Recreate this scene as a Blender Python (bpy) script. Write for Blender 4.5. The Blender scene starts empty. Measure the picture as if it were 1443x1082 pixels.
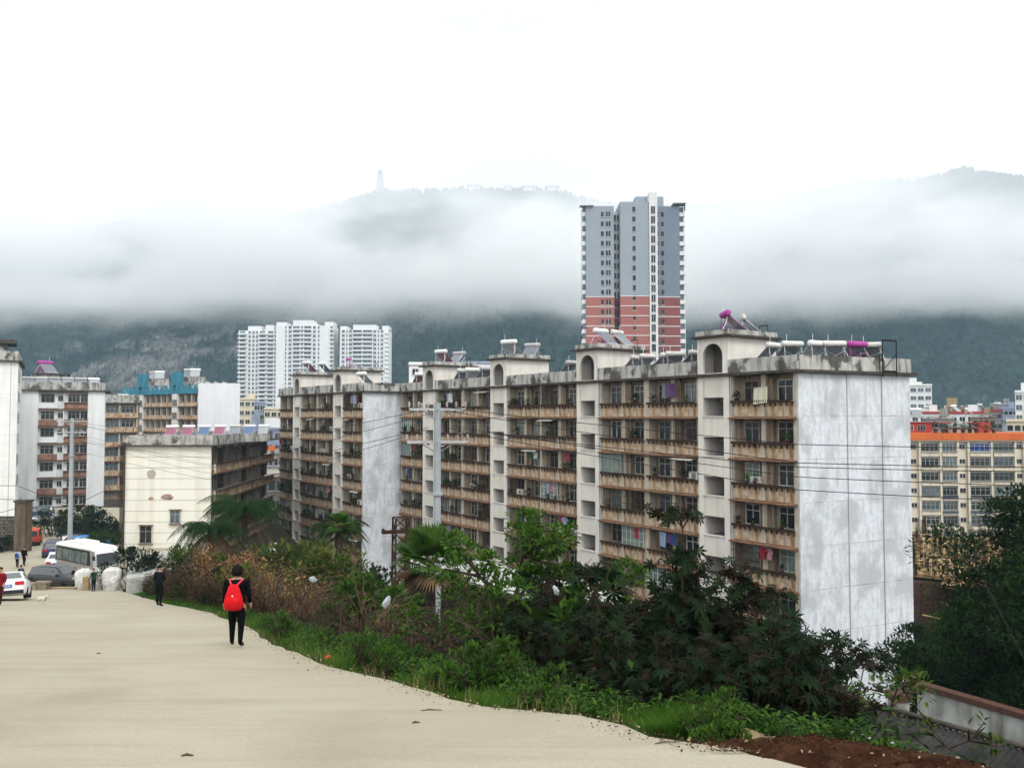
HAZE_D, SKYV, EXPO = .00019, 17.0, 0.0
import bpy, math, random
from mathutils import Vector, Matrix, noise
R = random.Random(7)
rad = math.radians
C = bpy.context.scene.collection
FPX = 1200.0                      # focal length in pixels of the 1443 px wide photograph
PITCH = math.atan(47/FPX)

# ---------------------------------------------------------------- basics
def ray(px, py):
    a, b = (px-721.5)/FPX, (541-py)/FPX
    return Vector((a, math.cos(PITCH)-b*math.sin(PITCH), math.sin(PITCH)+b*math.cos(PITCH)))
def at(px, py, Y):
    r = ray(px, py); return r*(Y/r.y)
def lerp(a, b, t): return a+(b-a)*t
def table(tab, x):
    if x <= tab[0][0]: return tab[0][1]
    for (x0, y0), (x1, y1) in zip(tab, tab[1:]):
        if x <= x1: return y0+(y1-y0)*(x-x0)/(x1-x0)
    return tab[-1][1]
def sstep(a, b, x):
    t = min(1, max(0, (x-a)/(b-a))); return t*t*(3-2*t)
ORD = 'first second third fourth fifth sixth seventh eighth ninth tenth eleventh twelfth thirteenth fourteenth fifteenth sixteenth'.split()

def tag(o, label, cat, group=None, kind=None):
    o['label'] = label; o['category'] = cat
    if group: o['group'] = group
    if kind: o['kind'] = kind
    return o
def thing(name, label, cat, loc=(0, 0, 0), rz=0, group=None):
    o = bpy.data.objects.new(name, None); C.objects.link(o)
    o.location = loc; o.rotation_euler = (0, 0, rz)
    o.empty_display_size = .3
    return tag(o, label, cat, group)
def kids(o): return [c for c in bpy.data.objects if c.parent == o]
def link(name, mesh, parent=None, loc=(0, 0, 0), rot=(0, 0, 0), scale=(1, 1, 1)):
    o = bpy.data.objects.new(name, mesh); C.objects.link(o)
    o.parent = parent; o.location = loc; o.rotation_euler = rot; o.scale = scale
    return o
def copy_tree(o, children, parent=None):
    c = o.copy(); C.objects.link(c); c.parent = parent
    for ch in children.get(o, []): copy_tree(ch, children, c)
    return c

class MB:
    def __init__(s): s.v = []; s.f = []; s.m = []; s.sm = []
    def add(s, vs, fs, m=0, smooth=False):
        b = len(s.v); s.v += [tuple(p) for p in vs]
        for f in fs:
            s.f.append(tuple(b+i for i in f)); s.m.append(m); s.sm.append(smooth)
    def box(s, x0, x1, y0, y1, z0, z1, m=0, M=None):
        vs = [Vector((x, y, z)) for z in (z0, z1) for y in (y0, y1) for x in (x0, x1)]
        if M: vs = [M @ p for p in vs]
        s.add(vs, [(0, 2, 3, 1), (4, 5, 7, 6), (0, 1, 5, 4), (2, 6, 7, 3), (0, 4, 6, 2), (1, 3, 7, 5)], m)
    def prism(s, poly, z0, z1, m=0, mtop=None):
        n = len(poly)
        vs = [(p[0], p[1], z0) for p in poly]+[(p[0], p[1], z1) for p in poly]
        s.add(vs, [(i, (i+1) % n, n+(i+1) % n, n+i) for i in range(n)]+[tuple(range(n-1, -1, -1))], m)
        s.add([(p[0], p[1], z1) for p in poly], [tuple(range(n))], m if mtop is None else mtop)
    def tube(s, pts, r, n=6, m=0, cap=True, smooth=True):
        pts = [Vector(p) for p in pts]; rs = r if isinstance(r, (list, tuple)) else [r]*len(pts)
        vs = []; k = len(pts)
        for i, p in enumerate(pts):
            t = (pts[min(i+1, k-1)]-pts[max(i-1, 0)]).normalized()
            a = Vector((0, 0, 1)) if abs(t.z) < .9 else Vector((1, 0, 0))
            u = t.cross(a).normalized(); w = t.cross(u)
            for j in range(n):
                q = 2*math.pi*j/n; vs.append(p+(u*math.cos(q)+w*math.sin(q))*rs[i])
        fs = [(i*n+j, i*n+(j+1) % n, (i+1)*n+(j+1) % n, (i+1)*n+j) for i in range(k-1) for j in range(n)]
        s.add(vs, fs, m, smooth)
        if cap:
            s.add(vs[:n], [tuple(range(n-1, -1, -1))], m); s.add(vs[-n:], [tuple(range(n))], m)
    def bar(s, p, q, w, m=0): s.tube([p, q], w*.6, 4, m, smooth=False)
    def lathe(s, prof, n=12, m=0, M=None):
        vs = [Vector((r*math.cos(2*math.pi*j/n), r*math.sin(2*math.pi*j/n), z)) for r, z in prof for j in range(n)]
        if M: vs = [M @ p for p in vs]
        k = len(prof)
        s.add(vs, [(i*n+j, i*n+(j+1) % n, (i+1)*n+(j+1) % n, (i+1)*n+j) for i in range(k-1) for j in range(n)], m, True)
        s.add(vs[:n], [tuple(range(n-1, -1, -1))], m); s.add(vs[-n:], [tuple(range(n))], m)
    def mesh(s, name, mats):
        me = bpy.data.meshes.new(name); me.from_pydata(s.v, [], s.f)
        for m in (mats if isinstance(mats, (list, tuple)) else [mats]): me.materials.append(m)
        me.polygons.foreach_set('material_index', s.m)
        me.polygons.foreach_set('use_smooth', s.sm)
        me.update(); return me
    def build(s, name, mats, parent=None, **k): return link(name, s.mesh(name, mats), parent, **k)

# ---------------------------------------------------------------- materials
MATS = {}
def mat(name, c, c2=None, scale=1.5, rough=.85, bump=0, bscale=8, streak=None, samt=.5, szs=.12, sxs=2.5, blotch=None, bamt=.4, bsc=.6,
        spec=.07, metal=0, rnd=0, detail=5, bthr=(.5, .66), transl=0):
    if name in MATS: return MATS[name]
    m = bpy.data.materials.new(name); m.use_nodes = True; MATS[name] = m
    N = m.node_tree.nodes; L = m.node_tree.links; b = N['Principled BSDF']
    b.inputs['Roughness'].default_value = rough; b.inputs['Metallic'].default_value = metal
    b.inputs['Specular IOR Level'].default_value = spec
    tc = N.new('ShaderNodeTexCoord'); out = None
    def nz(sc, vec=None, det=detail):
        n = N.new('ShaderNodeTexNoise'); n.inputs['Scale'].default_value = sc; n.inputs['Detail'].default_value = det
        L.new(vec or tc.outputs['Object'], n.inputs['Vector']); return n.outputs['Fac']
    def rng(src, lo, hi, a=0, bb=1):
        r = N.new('ShaderNodeMapRange'); L.new(src, r.inputs[0])
        for i, v in enumerate((lo, hi, a, bb)): r.inputs[i+1].default_value = v
        return r.outputs[0]
    def mix(fac, a, bb):
        x = N.new('ShaderNodeMix'); x.data_type = 'RGBA'
        if isinstance(fac, float): x.inputs[0].default_value = fac
        else: L.new(fac, x.inputs[0])
        for i, v in ((6, a), (7, bb)):
            if isinstance(v, tuple): x.inputs[i].default_value = (*v, 1)
            else: L.new(v, x.inputs[i])
        return x.outputs[2]
    col = tuple(c)
    if c2: col = mix(rng(nz(scale), .32, .68), col, tuple(c2))
    if blotch: col = mix(rng(nz(bsc, det=8), bthr[0], bthr[1], 0, bamt), col, tuple(blotch))
    if streak:
        mp = N.new('ShaderNodeMapping'); mp.inputs['Scale'].default_value = (sxs, sxs, szs); L.new(tc.outputs['Object'], mp.inputs['Vector'])
        col = mix(rng(nz(1.0, mp.outputs[0], 6), .46, .72, 0, samt), col, tuple(streak))
    if rnd:
        oi = N.new('ShaderNodeObjectInfo'); h = N.new('ShaderNodeHueSaturation')
        L.new(rng(oi.outputs['Random'], 0, 1, 1-rnd, 1+rnd), h.inputs['Value'])
        if isinstance(col, tuple): h.inputs['Color'].default_value = (*col, 1)
        else: L.new(col, h.inputs['Color'])
        col = h.outputs[0]
    if isinstance(col, tuple): b.inputs['Base Color'].default_value = (*col, 1)
    else: L.new(col, b.inputs['Base Color'])
    if bump:
        bp = N.new('ShaderNodeBump'); bp.inputs['Strength'].default_value = bump; bp.inputs['Distance'].default_value = .05
        L.new(nz(bscale), bp.inputs['Height']); L.new(bp.outputs[0], b.inputs['Normal'])
    if transl:
        t = N.new('ShaderNodeBsdfTranslucent'); ms = N.new('ShaderNodeMixShader'); ms.inputs[0].default_value = transl
        if isinstance(col, tuple): t.inputs[0].default_value = (*col, 1)
        else: L.new(col, t.inputs[0])
        L.new(b.outputs[0], ms.inputs[1]); L.new(t.outputs[0], ms.inputs[2]); L.new(ms.outputs[0], N['Material Output'].inputs['Surface'])
    return m

WHITE = mat('white_plaster', (.78, .785, .775), (.70, .705, .70), .5, streak=(.36, .35, .32), samt=.3, sxs=1.2, szs=.08, bump=.1)
ENDW = mat('limewashed_render', (.69, .72, .765), (.56, .59, .63), 3.2, blotch=(.41, .43, .445), bamt=.8, bsc=.42, bthr=(.49, .60), streak=(.42, .435, .45), samt=.8, sxs=2.4, szs=.55, bump=.3, bscale=5)
BEIGE = mat('beige_stained_render', (.36, .29, .22), (.22, .155, .10), .9, streak=(.07, .038, .022), samt=.9, sxs=2.6, szs=.25, blotch=(.2, .12, .07), bamt=.5, bsc=.5, bump=.1)  # stained render, base also darkened in place of deeper recess shade
PANEL = mat('rusty_balcony_render', (.60, .47, .325), (.33, .19, .09), 1.1, streak=(.085, .04, .02), samt=.95, sxs=2.6, szs=.5, blotch=(.66, .59, .49), bamt=.6, bsc=1.3, bump=.15)
PIER = mat('cream_pier_render', (.54, .49, .41), (.40, .33, .25), 1.2, streak=(.18, .11, .07), samt=.6, sxs=3, szs=.1)
SLAB = mat('rust_brown_slab', (.20, .105, .06), (.11, .058, .034), 1.5, blotch=(.36, .26, .18), bamt=.5, bsc=2, bump=.2)
RACK = mat('dark_iron_rack', (.03, .02, .016), (.06, .033, .02), 4, rough=.7)
STAIRW = mat('stair_panel_white', (.75, .715, .665), (.65, .61, .55), .8, streak=(.34, .30, .25), samt=.4, sxs=1.5, szs=.1)
STAIRIN = mat('shaded_stairwell_plaster', (.20, .17, .17), (.14, .12, .12), 1, rough=.9)  # plaster darkened to carry the shade inside the stair openings
CONC = mat('stained_concrete', (.50, .49, .46), (.36, .35, .33), 1.2, streak=(.045, .042, .036), samt=.85, sxs=2.2, szs=.35, blotch=(.05, .048, .042), bamt=.85, bsc=.7, bthr=(.52, .6), bump=.3)
CONCD = mat('dark_cornice', (.09, .075, .065), (.045, .038, .032), 2, bump=.3)
ROOFT = mat('roof_screed', (.25, .24, .22), (.17, .165, .15), .7)
FRAME = mat('window_frame', (.50, .49, .46), (.33, .31, .28), 3, rough=.5, rnd=.4)
GLASS = mat('window_glass', (.010, .012, .014), (.04, .043, .043), 1.1, rough=.12, spec=.22, rnd=.6)
GLASSB = mat('bluish_glass', (.05, .075, .09), (.11, .14, .155), .8, rough=.1, spec=.5, rnd=.5)
GLASSG = mat('greenish_glass', (.10, .16, .14), (.20, .26, .23), 1.5, rough=.12, spec=.5)
METAL = mat('galvanised_metal', (.52, .53, .54), (.38, .39, .40), 2, rough=.35, metal=.6)
BLACKM = mat('black_iron', (.02, .02, .022), rough=.6)
TANK = mat('heater_tank_enamel', (.58, .58, .56), (.40, .39, .37), 2.5, rough=.4, rnd=.25, streak=(.25, .2, .17), samt=.4)
TUBES = mat('heater_tubes', (.22, .24, .28), (.32, .34, .38), 8, rough=.25, spec=.6, rnd=.3)
PURPLE = mat('magenta_heater_paint', (.42, .07, .30), (.32, .05, .24), 3, rough=.5)
LEAFS = {}
def leafmat(name, a, b, sc=3.0):
    return mat(name, a, b, sc, rough=.65, spec=.06, transl=.2, detail=3, rnd=.15)
LF_DARK = leafmat('castor_leaf', (.005, .013, .006), (.014, .030, .010))
LF_CAST2 = leafmat('reddish_castor_leaf', (.009, .013, .006), (.024, .015, .010))
LF_MID = leafmat('shrub_leaf', (.025, .068, .010), (.056, .108, .017))
LF_BRIGHT = leafmat('young_leaf', (.036, .095, .010), (.072, .145, .02))
LF_TREE = leafmat('tree_leaf', (.010, .031, .008), (.030, .066, .015))
LF_PALM = leafmat('palm_leaf', (.009, .028, .008), (.024, .055, .013))
LF_DRY = leafmat('dry_orange_leaf', (.22, .105, .04), (.14, .06, .025), 5)
LF_YEL = leafmat('yellow_green_leaf', (.09, .10, .022), (.05, .075, .016))
GRASSM = leafmat('grass_blade', (.028, .085, .008), (.070, .150, .018), 1.2)
STRAW = mat('dead_stalk', (.15, .088, .05), (.065, .038, .024), 2, rough=.9)
TWIG = mat('dark_twig', (.035, .024, .018), (.07, .05, .036), 3, rough=.9)
BARK = mat('bark', (.07, .055, .042), (.035, .028, .022), 6, bump=.4, bscale=14)

# ---------------------------------------------------------------- terrain
EDGE = [(-40, 17), (0, 5.6), (6.83, 2.6), (7.87, 1.89), (8.38, 1.39), (9.32, 1.08), (9.65, .63), (10.05, -.18), (11.03, -.93), (12.48, -1.68),
        (13.3, -2.24), (14.3, -3.0), (16.8, -4.23), (19.4, -5.52), (24.3, -7.42), (32.5, -11.4), (41.8, -17.0), (66, -30), (75, -32.2), (90, -33), (100, -37.5), (140, -39)]
def edge(y): return table(EDGE, y)
ZR = [(-200, 14), (-40, 3.5), (0, -1.6), (64, -12.96), (70, -13.75), (76, -14.1), (84, -14.2), (98, -14.9), (400, -15.0)]
def zr(y): return table(ZR, y)
def pit(x, y): return 4.6*sstep(100, 125, y)*sstep(30, 45, x)*sstep(320, 220, y)
def zl(x, y):
    z = lerp(-15.6, -21, sstep(-37, -25, x)) if y > 75 else lerp(-21, lerp(-15.6, -21, sstep(-37, -25, x)), sstep(50, 75, y))
    return lerp(z, -21, sstep(135, 190, y))
def ground(x, y):
    e = x-edge(y); a = zr(y)
    if e <= 0 or y > 260: z = lerp(a, -21, sstep(140, 200, y)); return z-(pit(x, y) if e > 0 else 0)
    low = min(zl(x, y), a-.2)
    return max(low, a-max(0, e-1.3)*.5-.06*min(e, 1.3))-pit(x, y)
def gz(px, py):
    """Where the ray through a pixel meets the terrain."""
    r = ray(px, py); y = 4.0
    while y < 400:
        p = r*(y/r.y)
        if p.z < ground(p.x, p.y): return Vector((p.x, p.y, ground(p.x, p.y)))
        y += .05
    return r*(y/r.y)

EARTH = mat('bank_earth', (.05, .033, .022), (.028, .02, .015), 1.3, blotch=(.03, .045, .015), bamt=.7, bsc=.35, bump=.6, bscale=5)
xs = [-6000, -3000, -1500, -800, -400, -250, -180, -140, -110, -90]+[-80+i*1.5 for i in range(94)]+[62, 70, 80, 95, 120, 160, 220, 300, 500, 900, 1800, 3500, 6000]
ys = [-3000, -1200, -500, -200, -100, -60]+[-40+i*1.2 for i in range(150)]+[145, 155, 165, 175, 185, 195, 210, 250, 350, 500, 800, 1300, 2200, 4000, 7000]
mb = MB(); vs = []
for y in ys:
    for x in xs:
        e = x-edge(y); n = noise.noise(Vector((x*.5, y*.5, 3)))*.35 if e > 1.0 and y < 140 else 0
        vs.append((x, y, ground(x, y)-.14+n*min(1, max(0, e-1))))
W = len(xs)
mb.add(vs, [(j*W+i, j*W+i+1, (j+1)*W+i+1, (j+1)*W+i) for j in range(len(ys)-1) for i in range(W-1)], 0, True)
g = mb.build('ground', EARTH); g['kind'] = 'structure'

# pale concrete road sheet with a ragged slab edge
ROADM = mat('worn_concrete_road', (.37, .335, .26), (.315, .28, .205), .22, blotch=(.225, .195, .13), bamt=.6, bsc=.4, bump=.2, bscale=24, rough=.9, spec=.2, bthr=(.55, .8))
nt = ROADM.node_tree; 
def road_extra():
    N, L = nt.nodes, nt.links; b = N['Principled BSDF']
    src = b.inputs['Base Color'].links[0].from_socket
    tc = N.new('ShaderNodeTexCoord')
    mp = N.new('ShaderNodeMapping'); mp.inputs['Scale'].default_value = (.25, 1.4, 1); mp.inputs['Rotation'].default_value = (0, 0, .35); L.new(tc.outputs['Object'], mp.inputs[0])
    n = N.new('ShaderNodeTexNoise'); n.inputs['Scale'].default_value = 1.0; n.inputs['Detail'].default_value = 9; n.inputs['Roughness'].default_value = .7; L.new(mp.outputs[0], n.inputs['Vector'])
    r = N.new('ShaderNodeMapRange'); L.new(n.outputs['Fac'], r.inputs[0])
    for i, v in enumerate((.5, .75, 0, .5)): r.inputs[i+1].default_value = v
    x = N.new('ShaderNodeMix'); x.data_type = 'RGBA'; L.new(r.outputs[0], x.inputs[0]); L.new(src, x.inputs[6]); x.inputs[7].default_value = (.21, .18, .12, 1)
    n2 = N.new('ShaderNodeTexNoise'); n2.inputs['Scale'].default_value = 26; n2.inputs['Detail'].default_value = 6; L.new(tc.outputs['Object'], n2.inputs['Vector'])
    r2 = N.new('ShaderNodeMapRange'); L.new(n2.outputs['Fac'], r2.inputs[0])
    for i, v in enumerate((.3, .75, 1.06, .9)): r2.inputs[i+1].default_value = v
    h = N.new('ShaderNodeHueSaturation'); L.new(x.outputs[2], h.inputs['Color']); L.new(r2.outputs[0], h.inputs['Value']); L.new(h.outputs[0], b.inputs['Base Color'])
road_extra()
mb = MB(); vs = []; ry = [-30+i*.6 for i in range(84)]+[20.4+i*1.5 for i in range(82)]
NC = 26
for y in ry:
    xe = edge(y)+noise.noise(Vector((0, y*1.1, 1)))*.22+noise.noise(Vector((5, y*3.3, 1)))*.07
    for i in range(NC):
        t = (i/(NC-1))**.5; x = lerp(-130, xe, t)
        z = lerp(zr(y), -15.0, sstep(140, 200, y))+noise.noise(Vector((x*.25, y*.25, 0)))*.03
        vs.append((x, y, z))
    vs.append((xe+.02, y, zr(y)-.3))
W = NC+1
mb.add(vs, [(j*W+i, j*W+i+1, (j+1)*W+i+1, (j+1)*W+i) for j in range(len(ry)-1) for i in range(W-1)], 0, False)
g = mb.build('road', ROADM); g['kind'] = 'structure'

# ---------------------------------------------------------------- windows
WCACHE = {}
def win_mesh(w, h, style):
    k = (round(w, 2), round(h, 2), style)
    if k in WCACHE: return WCACHE[k]
    f = MB(); t = .07 if w > .9 else .05; a = w/2
    f.box(-a, -a+t, -.09, .03, 0, h); f.box(a-t, a, -.09, .03, 0, h)
    f.box(-a+t, a-t, -.085, .03, 0, t); f.box(-a+t, a-t, -.085, .03, h-t, h)
    if style != 'plain':
        n = 1 if w < 1.7 else (2 if w < 2.6 else 3)
        for i in range(n):
            x = lerp(-a, a, (i+1)/(n+1)); f.box(x-.028, x+.028, -.075, .02, t, h-t)
        if h > 1.1:
            f.box(-a+t, a-t, -.07, .02, h*.66, h*.66+.05)
    if style == 'barred':
        for i in range(int(w/.14)):
            x = -a+t+(i+.5)*.14
            if x < a-t: f.box(x-.012, x+.012, -.16, -.135, 0, h, 1)
        for q in (.1, .5, .9): f.box(-a, a, -.165, -.13, h*q-.012, h*q+.012, 1)
    p = MB(); p.box(-a+.01, a-.01, -.02, .0, .01, h-.01)
    fm = f.mesh('window_frame', [FRAME, RACK]); pm = {}
    WCACHE[k] = (fm, pm, p); return WCACHE[k]
def window(parent, x, y, z, w, h, rz=0, style='mullion', glass=None):
    """A window facing local -y (rotated by rz): frame mesh with its pane as sub-part. z is the bottom."""
    fm, pm, p = win_mesh(w, h, style); glass = glass or GLASS
    if glass.name not in pm: pm[glass.name] = p.mesh('pane', glass)
    o = link('window', fm, parent, (x, y, z), (0, 0, rz))
    link('pane', pm[glass.name], o); return o
BCACHE = {}
def far_windows(parent, lst, glass, limit=100):
    """Windows too small to show frames: the first hundred are parts of their own, the rest one part."""
    rest = MB()
    for i, (x, y, z, w, h, rz) in enumerate(lst):
        if i < limit:
            k = (round(w, 2), round(h, 2), glass.name)
            if k not in BCACHE:
                m = MB(); m.box(-w/2, w/2, -.06, .1, 0, h, 0); m.box(-w/2-.12, w/2+.12, -.16, .02, -.14, 0, 1)
                if w > 1.2: m.box(-.05, .05, -.11, -.055, 0, h, 1)
                BCACHE[k] = m.mesh('window', [glass, FRAMEW])
            link('window', BCACHE[k], parent, (x, y, z), (0, 0, rz))
        else:
            M_ = Matrix.Translation((x, y, z)) @ Matrix.Rotation(rz, 4, 'Z')
            rest.box(-w/2, w/2, -.06, .1, 0, h, 0, M_)
            rest.box(-w/2-.12, w/2+.12, -.16, .02, -.14, 0, 1, M_)
    if rest.v:
        o = rest.build('window', [glass, FRAMEW], parent); o['kind'] = 'stuff'
FRAMEW = mat('far_window_trim', (.55, .56, .57), rough=.6)

# ---------------------------------------------------------------- solar water heaters
HEATERS = 0
def heater_parts(tankm, tubem, standm):
    t = MB()
    Mx = Matrix.Translation((0, .55, 1.35)) @ Matrix.Rotation(rad(90), 4, 'Y')
    t.lathe([(.05, -.93), (.2, -.92), (.235, -.86), (.235, .86), (.2, .92), (.05, .93)], 14, 0, Mx)
    c = MB(); Mc = Matrix.Translation((0, .4, 1.2)) @ Matrix.Rotation(rad(42), 4, 'X')
    for i in range(14):
        x = -.72+i*.111; c.tube([Mc @ Vector((x, 0, 0)), Mc @ Vector((x, -1.65, 0))], .032, 5)
    c.box(-.8, .8, -1.66, 0, -.06, -.05, 0, Mc); c.box(-.8, .8, -1.72, -1.64, -.07, .05, 1, Mc)
    s = MB()
    for x in (-.75, .75):
        s.bar((x, .75, 0), (x, .62, 1.25), .05); s.bar((x, -.95, .03), (x, .5, 1.2), .05); s.bar((x, -.95, .03), (x, .75, .05), .05); s.bar((x, -.1, .05), (x, .66, .8), .04)
    s.bar((-.75, .75, .1), (.75, .7, .75), .035); s.bar((.75, .75, .1), (-.75, .7, .75), .035)
    v = MB(); v.tube([(.5, .55, 1.55), (.5, .55, 2.1)], .022, 5); v.tube([(-.6, .5, 1.2), (-.9, .7, .6), (-1.0, 1.0, .05)], .025, 5)
    return t.mesh('tank', tankm), c.mesh('collector', [tubem, METAL]), s.mesh('stand', standm), v.mesh('pipe', MATS['white_plaster'])
HP = {'pale': heater_parts(TANK, TUBES, METAL), 'magenta': heater_parts(PURPLE, TUBES, PURPLE),
      'white': heater_parts(mat('bright_tank', (.72, .72, .72), rough=.35), mat('pale_tubes', (.40, .43, .47), (.5, .53, .56), 6, rough=.3), METAL),
      'pink': heater_parts(mat('bright_tank', (.72, .72, .72)), mat('pink_collector', (.42, .18, .25), (.36, .15, .22), 4, rough=.4), METAL),
      'bluish': heater_parts(mat('bright_tank', (.72, .72, .72)), mat('blue_collector', (.13, .2, .36), (.2, .27, .42), 4, rough=.35), METAL)}
HP['pinkside'] = (HP['pink'][0], HP['pale'][1], HP['magenta'][2], HP['pale'][3])
PLINTH = {}
def heater(loc, rz, kind, label, sc=1.0, lift=0, group='solar water heaters on the rooftops'):
    o = thing('solar_water_heater', label, 'water heater', Vector(loc)+Vector((0, 0, lift)), rz, group); o.scale = (sc,)*3
    if lift:
        if lift not in PLINTH:
            m = MB(); m.box(-.9, .9, .55, .85, -lift/sc, .02); m.box(-.9, .9, -1.1, -.8, -lift/sc, .02); PLINTH[lift] = m.mesh('plinth', CONC)
        link('plinth', PLINTH[lift], o)
    t, c, s, v = HP[kind]
    link('tank', t, o); link('collector', c, o); link('stand', s, o); link('pipe', v, o)
    return o
# ---------------------------------------------------------------- the long stained apartment block
BAY, STW = 5.9, 3.075
UNIT = BAY*2+STW
FH, NF = 3.0, 8
FACA = math.atan2(.8215, -.570)
KIDS = {}
def add_kid(p, c): KIDS.setdefault(p, []).append(c)

def bracket_rack():
    m = MB(); w = BAY-.5
    m.box(-w/2, w/2, .16, .42, 1.05, 1.10)
    m.box(-w/2, w/2, .40, .43, 1.10, 1.24)
    n = 12
    for i in range(n):
        x = lerp(-w/2+.1, w/2-.1, i/(n-1)); m.box(x-.03, x+.03, .17, .25, .80, 1.05)
    return m.mesh('planter_rack', RACK)
def balcony_mesh():
    m = MB(); w = BAY
    m.box(-w/2+.3, -.22, -.12, .12, .06, 1.04, 0); m.box(.22, w/2-.3, -.12, .12, .06, 1.04, 0)
    m.box(-.22, .22, -.12, .20, .06, 1.04, 2)
    vs = [(-w/2+.05, -.1, .1), (w/2-.05, -.1, .1), (w/2-.05, .58, -.06), (-w/2+.05, .58, -.06), (-w/2+.05, -.1, -.1), (w/2-.05, -.1, -.1), (w/2-.05, .58, -.12), (-w/2+.05, .58, -.12)]
    m.add(vs, [(0, 3, 2, 1), (4, 5, 6, 7), (3, 7, 6, 2), (0, 4, 7, 3), (1, 2, 6, 5), (0, 1, 5, 4)], 1)
    for x0, x1 in ((-w/2+.3, -.22), (.22, w/2-.3)): m.box(x0, x1, -.6, -.12, .9, .98, 3)
    return m.mesh('balcony', [PANEL, SLAB, PIER, ROOFT])
BALC, RACKM = balcony_mesh(), bracket_rack()

CLOTHCOL = {'white': (.6, .6, .62), 'red': (.32, .03, .04), 'blue': (.05, .07, .22), 'purple': (.12, .07, .17), 'black': (.02, .02, .025), 'pale blue': (.3, .38, .55),
            'grey': (.22, .22, .24), 'pink': (.42, .2, .25), 'green': (.04, .1, .06)}
def cloth_mesh(shirt, seed, m):
    r = random.Random(seed); o = MB()
    if shirt:
        pts = [(-.22, .0), (.22, 0), (.42, -.28), (.33, -.36), (.24, -.24), (.25, -.78), (-.25, -.78), (-.24, -.24), (-.33, -.36), (-.42, -.28)]
    else:
        k = r.uniform(.3, .5); h = r.uniform(.8, 1.2); pts = [(-k, 0), (0, .0), (k, 0), (k*.98, -h), (0, -h*.97), (-k*1.02, -h)]
    n = len(pts); t = .02
    y = [.05*math.sin(i*2.1+seed) for i in range(n)]
    o.add([(a, y[i]-t, b) for i, (a, b) in enumerate(pts)]+[(a, y[i]+t, b) for i, (a, b) in enumerate(pts)],
          [tuple(range(n-1, -1, -1)), tuple(range(n, 2*n))]+[(i, (i+1) % n, n+(i+1) % n, n+i) for i in range(n)])
    o.box(-.2, .2, -.008, .008, 0, .02); o.tube([(0, 0, .02), (0, .02, .12)], .01, 4)
    return o.mesh('laundry', m)
CLM = {}
def pot_meshes(seed):
    r = random.Random(seed); p = MB(); p.lathe([(.11, 0), (.15, .24), (.17, .24), (.17, .28), (.14, .28), (.13, .25)], 10)
    f = MB()
    for i in range(70):
        a = r.uniform(0, 6.28); e = r.uniform(.1, 1.4); d = Vector((math.cos(a)*math.cos(e), math.sin(a)*math.cos(e), math.sin(e)))
        b = Vector((0, 0, .28))+d*r.uniform(.1, .38); s = d.cross(Vector((0, 0, 1))).normalized()*r.uniform(.03, .06); q = d*r.uniform(.12, .22)
        f.add([b, b+q*.5+s, b+q-Vector((0, 0, .05)), b+q*.5-s], [(0, 1, 2, 3)])
    for i in range(5):
        a = i*1.26; f.tube([(0, 0, .25), (.2*math.cos(a), .2*math.sin(a), .6)], .008, 4)
    return p.mesh('pot', mat('terracotta_pot', (.12, .055, .035), (.07, .035, .025), 4, rnd=.5)), f.mesh('foliage', [LF_DARK, LF_MID, LF_TREE][seed % 3])
POTS = [pot_meshes(i) for i in range(6)]
def ac_meshes():
    b = MB(); b.box(-.42, .42, -.16, .16, 0, .6); b.box(-.46, .46, -.2, .2, -.06, 0, 1)
    g = MB(); M_ = Matrix.Translation((-.1, .17, .3)) @ Matrix.Rotation(rad(-90), 4, 'X')
    for r_ in (.06, .12, .18, .24):
        g.tube([M_ @ Vector((r_*math.cos(q*.52), r_*math.sin(q*.52), 0)) for q in range(13)], .008, 4)
    for q in range(4): g.bar(M_ @ Vector((-.25*math.cos(q*.785), -.25*math.sin(q*.785), 0)), M_ @ Vector((.25*math.cos(q*.785), .25*math.sin(q*.785), 0)), .012)
    return b.mesh('casing', [mat('aged_white_casing', (.5, .5, .47), (.36, .34, .3), 3, rnd=.2), RACK]), g.mesh('fan_grille', BLACKM)
ACM = ac_meshes()

def arch_head(sw):
    """Stair head house above the roof: arched front, cap slab."""
    m = MB(); x0, x1 = 0, sw; zb, zt = 24.2, 27.05; c = sw/2; r = .98; zs = 24.3+1.35
    y1, y0 = .34, .12
    for a, b in ((x0, c-r), (c+r, x1)): m.box(a, b, y0, y1, zb, zt, 0)
    n = 14; pr = None
    for i in range(n+1):
        q = math.pi*(1-i/n); p = (c+r*math.cos(q), zs+r*math.sin(q))
        if pr:
            (a, za), (b, zb_) = pr, p
            m.add([(a, y1, za), (b, y1, zb_), (b, y1, zt), (a, y1, zt), (a, y0, za), (b, y0, zb_), (b, y0, zt), (a, y0, zt)], [(0, 1, 2, 3), (5, 4, 7, 6), (4, 5, 1, 0)], 0)
        pr = p
    m.box(x0, x0+.2, -5.2, y0, zb, zt, 0); m.box(x1-.2, x1, -5.2, y0, zb, zt, 0)
    m.box(x0+.2, x1-.2, -5.2, -1.3, zb, zt, 1)
    m.box(c-r-.05, c+r+.05, .1, .36, zb-.02, zb+.16, 0)
    return m
def cap_mb(sw):
    m = MB(); m.box(-.45, sw+.35, -5.5, .75, 27.05, 27.22, 0)
    m.box(-.1, sw+.1, .24, .40, 27.22, 27.62, 1); m.box(-.1, .08, -5.3, .24, 27.22, 27.62, 1); m.box(sw-.08, sw+.1, -5.3, .24, 27.22, 27.62, 1)
    return m

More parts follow.
